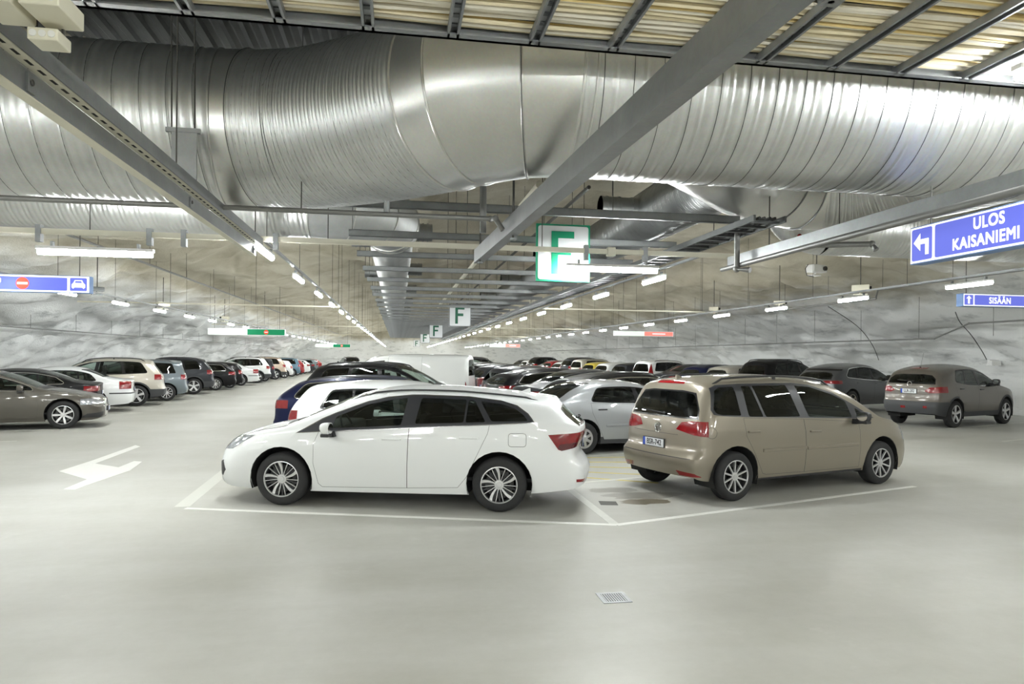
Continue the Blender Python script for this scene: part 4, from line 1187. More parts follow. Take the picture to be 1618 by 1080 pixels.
def collar(j, r, parent, w=.012, m=None):
    pts = ring_pts(*j[:3], j[3], r + .004, 72)
    b = MB().tube([tuple(p) for p in pts + pts[:2]], w, 6, False); return b.build('duct_collar', m or M_DUCTS, parent, True)

RD = math.radians
duct = empty('ventilation_duct', (1.0, 6.5, 4.25)); tag(duct, 'huge galvanised spiral duct crossing the hall with an offset bend in the middle', 'duct')
def L(pts): return [(x - 1.0, y - 6.5, z - 4.25) for x, y, z in pts]
ZD, RDU = 4.25, .80
J = {0: (-1.80, 7.66, ZD, 0), 1: (-1.45, 7.62, ZD, RD(-14)), 2: (.46, 6.38, ZD, RD(-44)), 3: (.66, 6.12, ZD, RD(-38)), 4: (1.08, 5.78, ZD, RD(-14)), 5: (1.36, 5.70, ZD, 0)}
J = {k: (v[0] - 1.0, v[1] - 6.5, 0, v[3]) for k, v in J.items()}
sweep('spiral_section', L([(-6.4, 7.66, ZD), (-4, 7.66, ZD), (-1.80, 7.66, ZD)]), RDU, M_DUCT, duct, spiral_ridge(.235), 80, .0125)
gore('elbow_gore', J[0], J[1], RDU + .004, M_DUCTS, duct)
mid = catmull([(-1.45, 7.62, ZD), (-1.0, 7.50, ZD), (-.62, 7.30, ZD), (-.1, 6.92, ZD), (.46, 6.38, ZD)], 6)
sweep('corrugated_section', L(mid), RDU, M_DUCT, duct, spiral_ridge(.105, .0045), 80, .009)
gore('elbow_gore', J[2], J[3], RDU + .004, M_DUCTS, duct); gore('elbow_gore', J[3], J[4], RDU + .004, M_DUCTS, duct); gore('elbow_gore', J[4], J[5], RDU + .004, M_DUCTS, duct)
sweep('spiral_section', L([(1.36, 5.70, ZD), (4, 5.70, ZD), (7.6, 5.70, ZD)]), RDU, M_DUCT, duct, spiral_ridge(.235), 80, .0125)
for k in J: collar(J[k], RDU, duct, .013)
seam(L([(-6.4, 7.66, ZD), (-1.80, 7.66, ZD)]), RDU + .004, .235, duct); seam(L([(1.5, 5.70, ZD), (7.6, 5.70, ZD)]), RDU + .004, .235, duct); seam(L(mid[1:-1]), RDU + .003, .105, duct, .0025)
for s_ in (1, 4): collar(J[s_], RDU + .012, duct, .004, M_STEELD)
collar((1.46 - 1, 5.70 - 6.5, 0, 0), RDU, duct, .010)
for s_, x in ((-1, -6.4), (1, 7.6)):
    e = MB().lathe([(RDU, 0), (RDU, .03), (0, .03)], 48, 'z'); e.v = [(x - 1 + s_ * h, (7.66 if s_ < 0 else 5.70) - 6.5 + a, b) for a, b, h in e.v]; e.build('end_cap', M_DUCTD, duct)
for x, y in ((-4.2, 7.66), (2.4, 5.70), (5.4, 5.70)): MB().tube([(x - 1, y + .84 - 6.5, -.15), (x - 1, y + .84 - 6.5, 1.3)], .008, 6).build('hanger_rod', M_ROD, duct)

dk = empty('ceiling_sheet', (-1.5, 6.9, 5.24)); tag(dk, 'dark corrugated metal sheet just above the big duct at upper left', 'metal sheet')
vs = []; fs = []
for i in range(0, 241):
    x = -3.9 + .0325 * i; z = .03 * (1 if (i // 3) % 2 else 0)
    vs += [(x, -1.5, z), (x, 1.6, z)]
for i in range(240): fs.append((2 * i, 2 * i + 1, 2 * i + 3, 2 * i + 2))
mesh_obj('sheet', vs, fs, M_STEELD, dk)
for x in (-2.5, 0, 2.5): MB().tube([(x, 0, .02), (x, 0, .5)], .01, 6).build('hanger_rod', M_ROD, dk)
# hanger bracket plate beside the left bend
br = empty('duct_bracket', (-1.97, 6.72, 3.7)); tag(br, 'grey steel bracket plate hung on rods in front of the big duct', 'bracket')
MB().box(-.10, .12, -.01, .01, -.28, .22).build('bracket_plate', M_STEEL, br)
MB().box(-.15, .15, -.02, .02, .22, .26).build('bracket_bar', M_STEEL, br)
for x in (-.1, .1): MB().tube([(x, 0, .2), (x - .02, 0, 2.1)], .008, 6).build('hanger_rod', M_ROD, br)

# duct that turns from the left into the row over the middle
ZL, RL = 4.13, .42
duct2 = empty('ventilation_duct', (-.14, 20, ZL)); tag(duct2, 'long grey spiral duct along the left side of the cross beams', 'duct')
def L2(pts): return [(x + .14, y - 20, 0) for x, y in pts]
rid = spiral_ridge(.16, .005)
sweep('spiral_section', L2([(-9.0, 10.55), (-4, 10.55), (-1.30, 10.55)]), RL + .08, M_DUCT, duct2, spiral_ridge(.20, .006), 56, .016)
jj = [(-1.30, 10.55, 0), (-.80, 10.72, RD(22)), (-.38, 11.12, RD(50)), (-.16, 11.65, RD(80)), (-.14, 11.95, RD(90))]
jj = [(x + .14, y - 20, 0, a) for x, y, a in jj]
for a, b in zip(jj, jj[1:]): gore('elbow_gore', a, b, RL + .07, M_DUCTR, duct2, 56)
for j in jj: collar(j, RL + .07, duct2, .010)
sweep('spiral_section', L2([(-.14, 11.95), (-.14, 30)]), RL, M_DUCTR, duct2, rid, 48, .02)
sweep('far_section', L2([(-.14, 30), (-.14, 66)]), RL, M_DUCTR, duct2, None, 32, 1.0)
for k in range(9):
    for sd, y in ((1, 10.9 + 5.2 * k + 1.2), (-1, 13.0 + 5.2 * k)):
        x0, x1 = (.38, .72) if sd > 0 else (-.38, -.72)
        b = MB().tube([(x0, y - 20, -.08), (x1, y - 20, -.08)], [.15, .15], 20); 
        for q in (.48, .56, .64): b.tube([(sd * q - .008, y - 20, -.08), (sd * q + .008, y - 20, -.08)], .165, 20)
        b.build('outlet_stub', M_DUCTD, duct2, True)
# duct on the right side of the beams
ZR = 4.22
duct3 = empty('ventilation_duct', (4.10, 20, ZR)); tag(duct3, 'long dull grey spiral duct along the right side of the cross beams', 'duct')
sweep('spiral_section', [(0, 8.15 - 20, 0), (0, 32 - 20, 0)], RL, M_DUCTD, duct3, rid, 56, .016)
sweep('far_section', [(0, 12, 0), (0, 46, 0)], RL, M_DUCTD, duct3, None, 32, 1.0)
for k in range(9):
    y = 10.3 + 5.2 * k
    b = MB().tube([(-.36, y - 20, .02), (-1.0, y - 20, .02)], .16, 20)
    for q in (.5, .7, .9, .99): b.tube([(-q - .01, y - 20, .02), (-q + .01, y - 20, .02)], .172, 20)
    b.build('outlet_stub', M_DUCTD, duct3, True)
    if k < 8: MB().tube([(-.8, y - 20, .2), (-.8, y - 20, 1.75)], .008, 5).build('hanger_rod', M_ROD, duct3)
# branch duct sagging behind the big one on the right
ZB, RB = 4.30, .60
duct4 = empty('ventilation_duct', (4.8, 8.0, ZB)); tag(duct4, 'smooth-elbowed branch duct curving out behind the big spiral duct on the right', 'duct')
B4 = [(2.75, 6.6, RD(42)), (3.45, 7.28, RD(44)), (4.20, 8.05, RD(44)), (4.80, 8.50, RD(30)), (5.35, 8.70, RD(8)), (5.80, 8.66, RD(-20))]
B4 = [(x - 4.7, y - 8.0, 0, a) for x, y, a in B4]
for a, b in zip(B4, B4[1:]): gore('elbow_gore', a, b, RB, M_DUCTS, duct4, 64)
for j in B4[3:]: collar(j, RB, duct4, .012, M_DUCTD)
sweep('corrugated_section', [(x - 4.8, y - 8.0, 0) for x, y in [p[:2] for p in catmull([(5.80, 8.66, 0), (6.25, 8.38, 0), (6.6, 7.8, 0), (6.75, 7.1, 0), (6.8, 6.5, 0)], 6)]], RB, M_DUCT, duct4, spiral_ridge(.12, .008), 64, .012)
duct5 = empty('ventilation_duct', (8.4, 10.3, 4.12)); tag(duct5, 'ribbed duct end hanging lower behind the branch duct, above the projector', 'duct')
sweep('spiral_section', [(-1.55, 0, 0), (4.0, 0, 0)], .50, M_DUCT, duct5, spiral_ridge(.2, .006), 56, .016)
sweep('bend_section', catmull([(-1.55, 0, 0), (-1.9, .08, .10), (-2.2, .25, .35), (-2.3, .35, .7)], 6), .50, M_DUCT, duct5, spiral_ridge(.12, .006), 56, .016)
for x in (-1, 2): MB().tube([(x, 0, .45), (x, 0, 1.5)], .01, 6).build('hanger_rod', M_ROD, duct5)

# ------------------------------------------------------------------ cross beams under the ducts
def hang(parent, x, y, z, r=.007, m=None):
    loc = parent.location
    zc = ceil_z(x) + .2
    return MB().tube([(x - loc.x, y - loc.y, z - loc.z), (x - loc.x, y - loc.y, zc - loc.z)], r, 5).build('hanger_rod', m or M_ROD, parent)
def channel(x0, x1, h, d):      # open C profile along x, centred on y
    b = MB(); t = .006
    b.box(x0, x1, -d / 2, d / 2, h - t, h); b.box(x0, x1, -d / 2, -d / 2 + t, 0, h); b.box(x0, x1, d / 2 - t, d / 2, 0, h)
    b.box(x0, x1, -d / 2, -d / 2 + .018, 0, t); b.box(x0, x1, d / 2 - .018, d / 2, 0, t); return b
for k in range(30):
    y = 8.10 + 2.0 * k
    t = empty('support_beam', (1.78, y, 3.60)); n_ = ['first', 'second', 'third', 'fourth', 'fifth', 'sixth']
    lab = 'galvanised channel beam under the long ducts, %s of the row from the big duct' % n_[k] if k < 6 else 'thin galvanised channel beam far along the row under the long ducts'
    tag(t, lab, 'beam', 'cross beams under the long ducts')
    channel(-2.49, 2.49, .095, .06).build('channel', M_STEEL, t)
    for x in ((-.66, 1.0, 2.6) if k < 4 else (-.66, 2.6) if k < 12 else ()): hang(t, x, y, 3.60, .005)

# ------------------------------------------------------------------ big lengthwise beams
t = empty('cable_duct_beam', (-1.74, 5.2, 3.2)); tag(t, 'pair of grey and cream steel channels running away along the left lamp line', 'beam')
MB().box(-.02, .06, -4.4, 3.75, .040, .130).build('slotted_channel', M_CREAM, t); MB().box(.056, .064, -4.4, 3.75, .040, .134).build('channel_side', M_STEEL, t)
sl = MB()
for k in range(52):
    y = -2.4 + .118 * k; sl.box(.012, .028, y, y + .062, .0385, .042)
tag(sl.build('slots', M_UNDER, t), kind='stuff')
MB().box(-.08, -.026, -4.4, 3.78, -.080, .040).build('box_beam', M_STEEL, t); MB().box(-.084, -.022, -4.4, 3.78, -.086, -.079).build('beam_flange', M_CREAM, t)
for y in (-1.6, 1.0, 3.6):
    MB().box(-.03, -.012, y, y + .07, -.07, .02).build('clamp', M_STEEL, t); MB().ball((-.01, y + .035, -.02), (.008, .016, .016), 8, 6).build('bolt', M_ROD, t)
for y in (-3.0, 0.5, 3.5): MB().tube([(.02, y, .12), (.02, y, 2.1)], .006, 6).build('hanger_rod', M_ROD, t)
beam = empty('steel_beam', (1.20, 5.6, 3.2)); tag(beam, 'long plain galvanised box beam running away under the big duct towards the F sign', 'beam')
bb = MB(); a, b = Vector((.19, -4.6, 0)), Vector((-.17, 3.35, 0)); n_ = Vector((.05, .003, 0))
vs = [p + q + Vector((0, 0, z)) for p in (a, b) for (q, z) in ((-n_, -.085), (n_, -.085), (n_, .085), (-n_, .085))]
bb.add(vs, [(0, 1, 2, 3), (7, 6, 5, 4), (0, 4, 5, 1), (1, 5, 6, 2), (2, 6, 7, 3), (3, 7, 4, 0)]).build('box_section', M_STEEL, beam)
fl = MB(); vs = [p + q + Vector((0, 0, z)) for p in (a, b) for (q, z) in ((-n_ * 1.12, -.093), (n_ * 1.12, -.093), (n_ * 1.12, -.082), (-n_ * 1.12, -.082))]
fl.add(vs, [(0, 1, 2, 3), (7, 6, 5, 4), (0, 4, 5, 1), (1, 5, 6, 2), (2, 6, 7, 3), (3, 7, 4, 0)]).build('bottom_flange', M_STEEL, beam)
for y, x in ((-3.55, .20), (1.2, -.06), (3.0, -.18)):
    MB().tube([(x, y, -.14), (x, y, 2.6)], .012, 6).build('hanger_rod', M_ROD, beam); MB().box(x - .03, x + .03, y - .03, y + .03, -.14, -.12).build('hanger_nut', M_STEEL, beam)
chn = empty('steel_channel', (4.42, 6.0, 3.12)); tag(chn, 'wide galvanised channel beam running away above the blue exit sign', 'beam')
MB().box(-.05, .05, -3.6, 2.6, .0, .13).build('channel', M_STEEL, chn); MB().box(-.09, .09, -3.6, 2.6, -.012, .0).build('channel_flange', M_STEEL, chn)
for y in (1.6, 2.4): MB().tube([(-.02, y, .1), (-.02, y, 2.0)], .008, 6).build('hanger_rod', M_ROD, chn)
MB().tube([(-.15, -3.0, -.045), (-.15, 2.55, -.045)], .032, 10).build('pipe_run', M_PIPE, chn, True)

# ------------------------------------------------------------------ cable tray overhead
tray = empty('cable_tray', (2.6, 3.4, 3.92)); tag(tray, 'wide overhead cable tray packed with cream cables crossing the top of the view', 'cable tray')
MB().box(-4.6, 5.4, .98, 1.01, .0, .095).box(-4.6, 5.4, .93, 1.01, .0, .010).build('side_rail', M_STEEL, tray)
MB().box(-4.6, 5.4, -1.03, -1.0, .0, .095).build('side_rail', M_STEEL, tray)
for k in range(13):
    x = -1.27 - .53 + .53 * k - 2.6 + .01
    b = MB().box(x - .038, x - .022, -1.0, .98, .0, .05).box(x + .022, x + .038, -1.0, .98, .0, .05).box(x - .03, x + .03, -1.0, .98, .034, .042)
    b.build('tray_rung', M_STEEL, tray)
    st = MB()
    for q in range(16): st.box(x - .02, x + .02, -.95 + .12 * q, -.91 + .12 * q, .026, .036)
    tag(st.build('rung_slots', M_STEELD, tray), kind='stuff')
random.seed(11)
cm = [mat('cable_cream', srgb(236, 224, 192), .55, noise_amt=.12, noise_scale=14), mat('cable_white', srgb(236, 230, 214), .5, noise_amt=.10, noise_scale=10), mat('cable_yellow', srgb(232, 208, 146), .55, noise_amt=.12, noise_scale=14), mat('cable_grey', srgb(96, 92, 84), .6)]
packs = [MB() for _ in cm]
y = -.96
while y < .95:
    r = random.choice((.014, .018, .022, .012)); i = random.choices((0, 1, 2, 3), (5, 6, 2, .8))[0]
    ph, amp, z0 = random.random() * 6, random.random() * .014, .05 + r + random.random() * .012
    pts = [(-4.5 + .45 * k, y + amp * math.sin(ph + k * .8) + random.uniform(-.004, .004), z0 + .006 * math.sin(ph * 2 + k * 1.1)) for k in range(22)]
    packs[i].tube(pts, r, 6, False)
    if random.random() < .8: packs[random.choice((0, 1, 2))].tube([(p[0], p[1] + .012, p[2] + .022) for p in pts], r, 6, False)
    y += r * 2.0 + (random.random()**4) * .045
for p, m in zip(packs, cm): tag(p.build('cables', m, tray, True), kind='stuff')
MB().box(-4.5, 5.3, -1.0, .98, .13, .15).build('tray_cover', M_STEELD, tray)
for x in (-4.3, -1.5, 1.3, 4.1):
    for yy in (-1.0, .99): MB().tube([(x, yy, .05), (x, yy, 2.2)], .01, 6).build('hanger_rod', M_ROD, tray)
# junction boxes at the tray's left end
for nm, lab, (x, y, z), (w, d, h) in (('junction_box', 'cream junction box at the top left corner, outermost of the three', (-1.545, 3.0, 3.255), (.135, .22, .07)), ('junction_box', 'cream junction box beside the end of the overhead cable tray', (-1.375, 3.0, 3.255), (.145, .22, .075)),
        ('junction_box', 'small white junction box with round knockouts below the two cream ones', (-1.43, 3.10, 3.17), (.115, .12, .05))):
    o = empty(nm, (x, y, z)); tag(o, lab, 'junction box', 'junction boxes at the end of the cable tray')
    MB().box(-w / 2, w / 2, -d / 2, d / 2, -h / 2, h / 2, .006).build('box_body', M_CREAM, o)
    for k in range(3):
        pts = circle((k - 1) * w * .3, 0, h * .28, 14); MB().prism(pts, -d / 2 - .004, -d / 2 + .002).build('knockout', M_WHITE, o)
    for k in (-1, 1): MB().tube([(k * .05, 0, h / 2 - .01), (k * .05, 0, .75)], .006, 6).build('hanger_rod', M_ROD, o)

# ------------------------------------------------------------------ lamps
def lamp(x, y, z, along='y', label='', group=None, ln=1.30):
    t = empty('fluorescent_lamp', (x, y, z), 0 if along == 'x' else PI / 2); tag(t, label, 'lamp', group)
    t.scale = (.74, .8, .8) if along == 'y' else (1, .9, .9)
    return t
LAMP_HOUSING = LAMP_TUBE = LAMP_CLIP = None
def fill_lamp(t):
    global LAMP_HOUSING, LAMP_TUBE, LAMP_CLIP
    if LAMP_HOUSING is None:
        LAMP_HOUSING = MB().box(-.66, .66, -.045, .045, .035, .075).build('housing', M_WHITE, t)
        b = MB(); n = 14; b.tube([(-.64, 0, 0), (.64, 0, 0)], .042, n); LAMP_TUBE = b.build('diffuser', M_TUBE, t, True)
        LAMP_CLIP = MB().box(-.50, -.47, -.03, .03, .07, .14).box(.47, .50, -.03, .03, .07, .14).build('bracket', M_STEEL, t)
        return
    for o in (LAMP_HOUSING, LAMP_TUBE, LAMP_CLIP):
        c = o.copy(); COL.objects.link(c); c.parent = t
def fix_lamps(): pass
ROWS = (-7.40, -1.74, 4.34, 9.90)
rown = ['in the row over the left parked cars', 'in the row over the left lane', 'in the row under the ladder tray', 'in the row over the right lane']
ROWC = [0, 0, 0, 0]
for ri, X in enumerate(ROWS):
    rail = empty('lamp_rail', (X, 40, 3.36)); tag(rail, 'thin grey rail carrying the ' + ['leftmost', 'second', 'third', 'rightmost'][ri] + ' of the four lengthwise lamp rows', 'rail', 'lamp rails')
    y0 = (13.0, 9.15, 9.15, 8.5)[ri]
    MB().box(-.022, .022, y0 - 40, 60, -.0, .035).build('rail_channel', M_STEEL, rail)
    for k in range(22):
        yy = y0 + .4 + 3.1 * k
        if ri == 2: MB().tube([(0, yy - 40, .02), (0, yy - 40, .26)], .006, 5).build('hanger_rod', M_ROD, rail)
        else: hang(rail, X, yy, 3.38, .0045)
    for k in range(-10, 30):
        yy = 9.46 + 3.1 * k + (1.2, 0, 1.75, 1.07)[ri]
        if 0 < yy < (0, 9, 9, 0)[ri]: continue
        cnt = ROWC[ri]; ROWC[ri] += yy > (13, 0, 0, 9)[ri]
        OR = ('nearest', 'second', 'third', 'fourth', 'fifth', 'sixth', 'seventh', 'eighth')
        fill_lamp(lamp(X, yy, 3.22, 'y', (('%s tube lamp from the viewer ' % OR[cnt] if cnt < 8 else 'far tube lamp ') + rown[ri]) if yy > (13, 0, 0, 9)[ri] else 'lengthwise tube lamp behind the viewpoint', ('lamps in the ' + ('outer left', 'inner left', 'inner right', 'outer right')[ri] + ' row') if yy > (13, 0, 0, 9)[ri] else 'lamps behind the viewpoint'))
for x, lab in ((-3.65, 'lit tube lamp hung across the hall under the cream rail at upper left'), (2.92, 'lit tube lamp hung across the hall in front of the green F sign')):
    fill_lamp(lamp(x, 9.08, 3.10, 'x', lab))
fill_lamp(lamp(4.72, 3.95, 3.80, 'x', 'glaring tube lamp below the cable tray in the upper right corner'))
for x in (-4.6, 1.2, 7.0):  # unseen fill lamps, added to brighten the near floor
    fill_lamp(lamp(x, .4, 3.45, 'x', 'lengthwise tube lamp behind the viewpoint'.replace('lengthwise', 'crosswise').replace('behind', 'above'), 'added unseen lamps above the viewpoint'))
def cross_rail(x0, x1, y, z, lab, first=False):
    t = empty('cross_rail', ((x0 + x1) / 2, y, z)); h = (x1 - x0) / 2
    tag(t, lab, 'rail', 'cream cross rails'); MB().box(-h, h, -.028, .028, 0, .065 if first else .04).build('rail_channel', M_CREAM, t)
    n_ = int((x1 - x0) / 2.4)
    for k in range(1, n_ + 1): hang(t, x0 + .1 + (x1 - x0 - .2) * k / n_, y, z + .03, .006)
    return t
cr = cross_rail(-9.5, 4.86, 9.12, 3.32, 'cream painted rail crossing the hall in front of the green F sign', True)
MB().box(2.90 + 2.32 - .05, 2.90 + 2.32 + .06, -.05, .05, -.03, .09, .008).build('connection_box', M_CREAM, cr)
for x in (-4.30, -3.05, -2.65, -1.55, 2.55, 3.40): MB().box(x + 2.32 - .03, x + 2.32 + .03, -.04, .04, -.10, .11).build('rail_clamp', M_STEEL, cr)
for y, o_ in ((22.4, 'first'), (37.4, 'second'), (52.4, 'third'), (67.4, 'fourth')):
    cross_rail(-9.5, -1.78, y, 3.405, 'thin cream rail crossing over the left lane, %s beyond the near one' % o_); cross_rail(4.38, 10.0, y - 1.2, 3.405, 'thin cream rail crossing over the right lane, %s beyond the near one' % o_)

# ------------------------------------------------------------------ ladder tray beside the right lamp row
lt = empty('ladder_tray', (4.12, 30, 3.43)); tag(lt, 'dark cable ladder running to the far end above the right lamp row', 'cable tray')
MB().box(-.20, -.175, -22.9, 36, -.0, .07).build('side_rail', M_STEELD, lt); MB().box(.175, .20, -22.9, 36, -.0, .07).build('side_rail', M_STEELD, lt)
for k in range(68): MB().box(-.175, .175, -22.8 + .3 * k, -22.8 + .3 * k + .045, .005, .03).build('ladder_rung', M_STEELD, lt)
rr = MB()
for k in range(120): rr.box(-.175, .175, -2.3 + .3 * k, -2.3 + .3 * k + .045, .005, .03)
tag(rr.build('far_rungs', M_STEELD, lt), kind='stuff')
for x in (-.10, -.04, .03, .09): MB().tube([(x, -22.85, .05), (x + .02, 0, .05), (x, 36, .05)], .018, 6).build('tray_cable', M_BLACK, lt, True)
for k in range(12):
    for x in (-.19, .19): MB().tube([(x, 8.1 + 4 * k - 30, .02), (x, 8.1 + 4 * k - 30, .20)], .007, 5).build('hanger_rod', M_ROD, lt)

# ------------------------------------------------------------------ pipes
def pipe(name, pts, r, lab, cat, m=M_PIPE, hangers=(), parts=None):
    c = Vector(pts[0]); t = empty(name, c); tag(t, lab, cat)
    MB().tube([Vector(p) - c for p in pts], r, 10).build('pipe_run', m, t, True)
    for p in pts[1:-1]: MB().ball(Vector(p) - c, r * 1.25, 10, 8).build('pipe_elbow', m, t, True)
    for h in hangers: hang(t, h[0], h[1], h[2], .006)
    return t
sp1 = pipe('sprinkler_pipe', [(-6.5, 6.98, 3.30), (.93, 6.98, 3.30), (.95, 6.75, 3.26), (1.02, 6.72, 3.14)], .026, 'grey sprinkler pipe crossing in front of the big duct at upper left', 'pipe', M_PIPE, [(-4.2, 6.98, 3.3), (-.95, 6.98, 3.3)])
for x in (-2.1, -.12): MB().tube([(x + 6.5, 0, .02), (x + 6.5, 0, .13)], .03, 8).build('pipe_clamp', M_STEEL, sp1)
pipe('riser_pipe', [(.90, 7.35, 3.22), (.90, 7.35, 4.6)], .035, 'vertical grey riser pipe beside the long box beam', 'pipe')
pipe('drop_pipe', [(4.22, 8.05, 3.62), (4.22, 8.05, 3.02), (4.32, 7.9, 2.99)], .036, 'grey pipe dropping from the right end of the first cross beam', 'pipe')
v = pipe('valve_pipe', [(5.05, 8.0, 3.42), (5.05, 8.0, 3.33), (4.85, 8.0, 3.33), (5.7, 7.5, 3.30), (5.72, 7.45, 3.22)], .035, 'short grey pipe with a valve and red-tipped nozzle under the branch duct', 'pipe', M_PIPE, [(5.4, 7.7, 3.3)])
MB().ball((0, 0, .04), .03, 10, 8).build('nozzle_tip', M_TAIL, v); MB().lathe([(.06, 0), (.05, .04), (0, .04)], 16, 'y', (-.24, -.02, -.09)).build('valve_cap', M_WHITE, v)
pipe('ceiling_pipe', [(-6.55, 8.6, 4.25), (-6.55, 80, 4.25)], .03, 'thin dark pipe hung below the rock vault over the left cars', 'pipe', M_PIPE, [(-6.55, 10 + 3.2 * k, 4.25) for k in range(20)])
pipe('wall_pipe', [(-12.6, 10, 2.72), (-12.6, 80, 2.72)], .022, 'thin pipe hung along the white left rock wall', 'pipe', M_PIPE, [(-12.6, 16 + 3.4 * k, 2.72) for k in range(16)])
pipe('ceiling_pipe', [(14.2, 11, 4.0), (14.2, 18.4, 4.0), (14.2, 18.5, 3.75), (14.2, 24.5, 3.75), (14.2, 24.6, 3.98), (14.2, 80, 3.98)], .03, 'thin dark stepped pipe hung under the vault over the right cars', 'pipe', M_PIPE, [(14.2, 13 + 2.6 * k, 4.0) for k in range(22)])
pipe('wall_pipe', [(17.8, 9.3, 3.08), (17.8, 18.9, 3.08), (17.8, 20.3, 2.64), (17.8, 80, 2.64)], .028, 'thin stepped pipe along the white right rock wall above the crossovers', 'pipe', M_PIPE, [(17.8, 12 + 3.0 * k, 2.66) for k in range(16)])
pipe('overhead_pipe', [(1.72, 8.3, 4.02), (1.72, 30, 4.02)], .05, 'cream pipe lying lengthwise above the cross beams beside the box beam', 'pipe', M_CREAM)
pipe('overhead_pipe', [(2.35, 8.3, 4.02), (2.35, 30, 4.02)], .025, 'thin dark pipe lying lengthwise above the cross beams', 'pipe', M_ROD)

# ------------------------------------------------------------------ cameras and the projector-like unit
def gadget(name, lab, loc, rz, size, m, rod=1.2, wall=False):
    t = empty(name, loc, rz); tag(t, lab, 'projector' if name == 'projector' else 'camera'); w, d, h = size
    MB().box(-w / 2, w / 2, -d / 2, d / 2, -h / 2, h / 2, .015).build('housing', m, t)
    MB().lathe([(h * .3, 0), (h * .3, -.05), (h * .22, -.05), (0, -.03)], 16, 'y', (w * .28, -d / 2, 0)).build('lens', M_TRIM, t, True)
    MB().box(-w * .45, w * .1, -d * .4, d * .4, -h / 2 - .10, -h / 2 - .07).build('mount_plate', m, t); MB().tube([(-.05, 0, -h / 2 - .08), (-.05, 0, -h / 2 + .03)], .02, 8).build('mount_neck', m, t)
    MB().tube([(0, 0, h / 2 - .01), (0, 0, rod)], .012, 6).build('hanger_rod', M_ROD, t)
    return t
pj = gadget('projector', 'white projector unit with a dark lens hung under the vault at upper right', (10.87, 16.43, 4.28), .30, (.50, .26, .20), M_WHITE)
MB().tube([(-.26, .05, .10), (-.40, .02, -.02), (-.36, 0, -.2), (-.1, 0, -.22)], .009, 6).build('cable_loop', M_BLACK, pj, True)
gadget('camera', 'cream camera housing above the white rock near the blue entry sign', (12.02, 16.24, 3.78), .9, (.20, .42, .17), M_CREAM)
gadget('camera', 'small camera hung halfway along the right wall lamps', (12.12, 20.28, 3.71), .9, (.16, .34, .13), M_CREAM)
gadget('camera', 'small camera hung beyond the middle of the right wall lamps', (12.32, 25.31, 3.86), .9, (.18, .36, .15), M_CREAM)
gadget('camera', 'cream camera housing hung between the left wall lamps', (-8.48, 26.77, 3.68), -.9, (.20, .42, .17), M_CREAM)
gadget('camera', 'small camera hung farther along the left wall lamps', (-8.26, 34.84, 3.62), -.9, (.20, .42, .17), M_CREAM)
gadget('camera', 'dark camera hung beside the end of the blue sign at left', (-8.0, 20.0, 3.60), -.9, (.14, .32, .12), M_STEELD)
# cables stapled on the rock
def wallx(z):
    q = min(1, z / ZT)**(1 / .92); return XC + XH * (1 - q * q)**.425 - .22
for pts, lab in (([(wallx(3.5), 19.8, 3.5), (wallx(3.2), 20.3, 3.2), (wallx(2.8), 20.6, 2.8), (wallx(2.3), 20.9, 2.3), (wallx(1.95) - .05, 21.0, 1.95)], 'thin black cable hanging down the right rock wall to a white socket'), ([(wallx(4.0), 24.6, 4.0), (wallx(3.3), 25.3, 3.3), (wallx(2.6), 26.0, 2.6), (wallx(1.9), 26.6, 1.9)], 'thin black cable slanting down the right rock wall behind the graphite SUV')):
    c = Vector(pts[0]); t = empty('wall_cable', c); tag(t, lab, 'cable'); MB().tube([Vector(p) - c for p in catmull(pts, 5)], .014, 5).build('cable', M_BLACK, t, True)
sk = empty('wall_socket', (wallx(1.85), 21.0, 1.86)); tag(sk, 'white socket box low on the right rock wall', 'socket')
MB().box(-.06, .30, -.06, .06, -.08, .08, .01).build('box_body', M_WHITE, sk); MB().box(-.08, .30, -.16, -.07, -.09, .05, .01).build('socket_cover', M_WHITE, sk); MB().box(-.09, .28, -.18, .08, -.11, -.085).build('socket_base', M_WHITE, sk)

# ------------------------------------------------------------------ signs
E_W = mat('sign_lit_white', (0.315, 0.315, 0.315, 1), .7, spec=.15, emit=(.96, .97, 1, 1), strength=1.0)
E_B = mat('sign_lit_blue', (0.021, 0.032, 0.21, 1), .7, spec=.15, emit=(.20, .235, .84, 1), strength=.82)
E_G = mat('sign_lit_green', (0.007, 0.105, 0.045, 1), .7, spec=.15, emit=(.02, .30, .13, 1), strength=.7)
E_R = mat('sign_lit_red', (0.28, 0.017, 0.01, 1), .7, spec=.15, emit=(.95, .10, .05, 1), strength=1.0)
E_RP = mat('sign_lit_pale_red', (0.297, 0.105, 0.087, 1), .7, spec=.15, emit=(1, .30, .24, 1), strength=.9)
E_GP = mat('sign_lit_pale_green', (0.297, 0.332, 0.297, 1), .7, spec=.15, emit=(.80, 1, .80, 1), strength=1.0)
M_SB = mat('sign_case_blue', srgb(92, 128, 180), .4)
M_SG = mat('sign_green', srgb(28, 150, 112), .4); M_SGD = mat('sign_green_dark', srgb(26, 98, 72), .4)
M_SW = mat('sign_white', (.78, .80, .82, 1), .4)
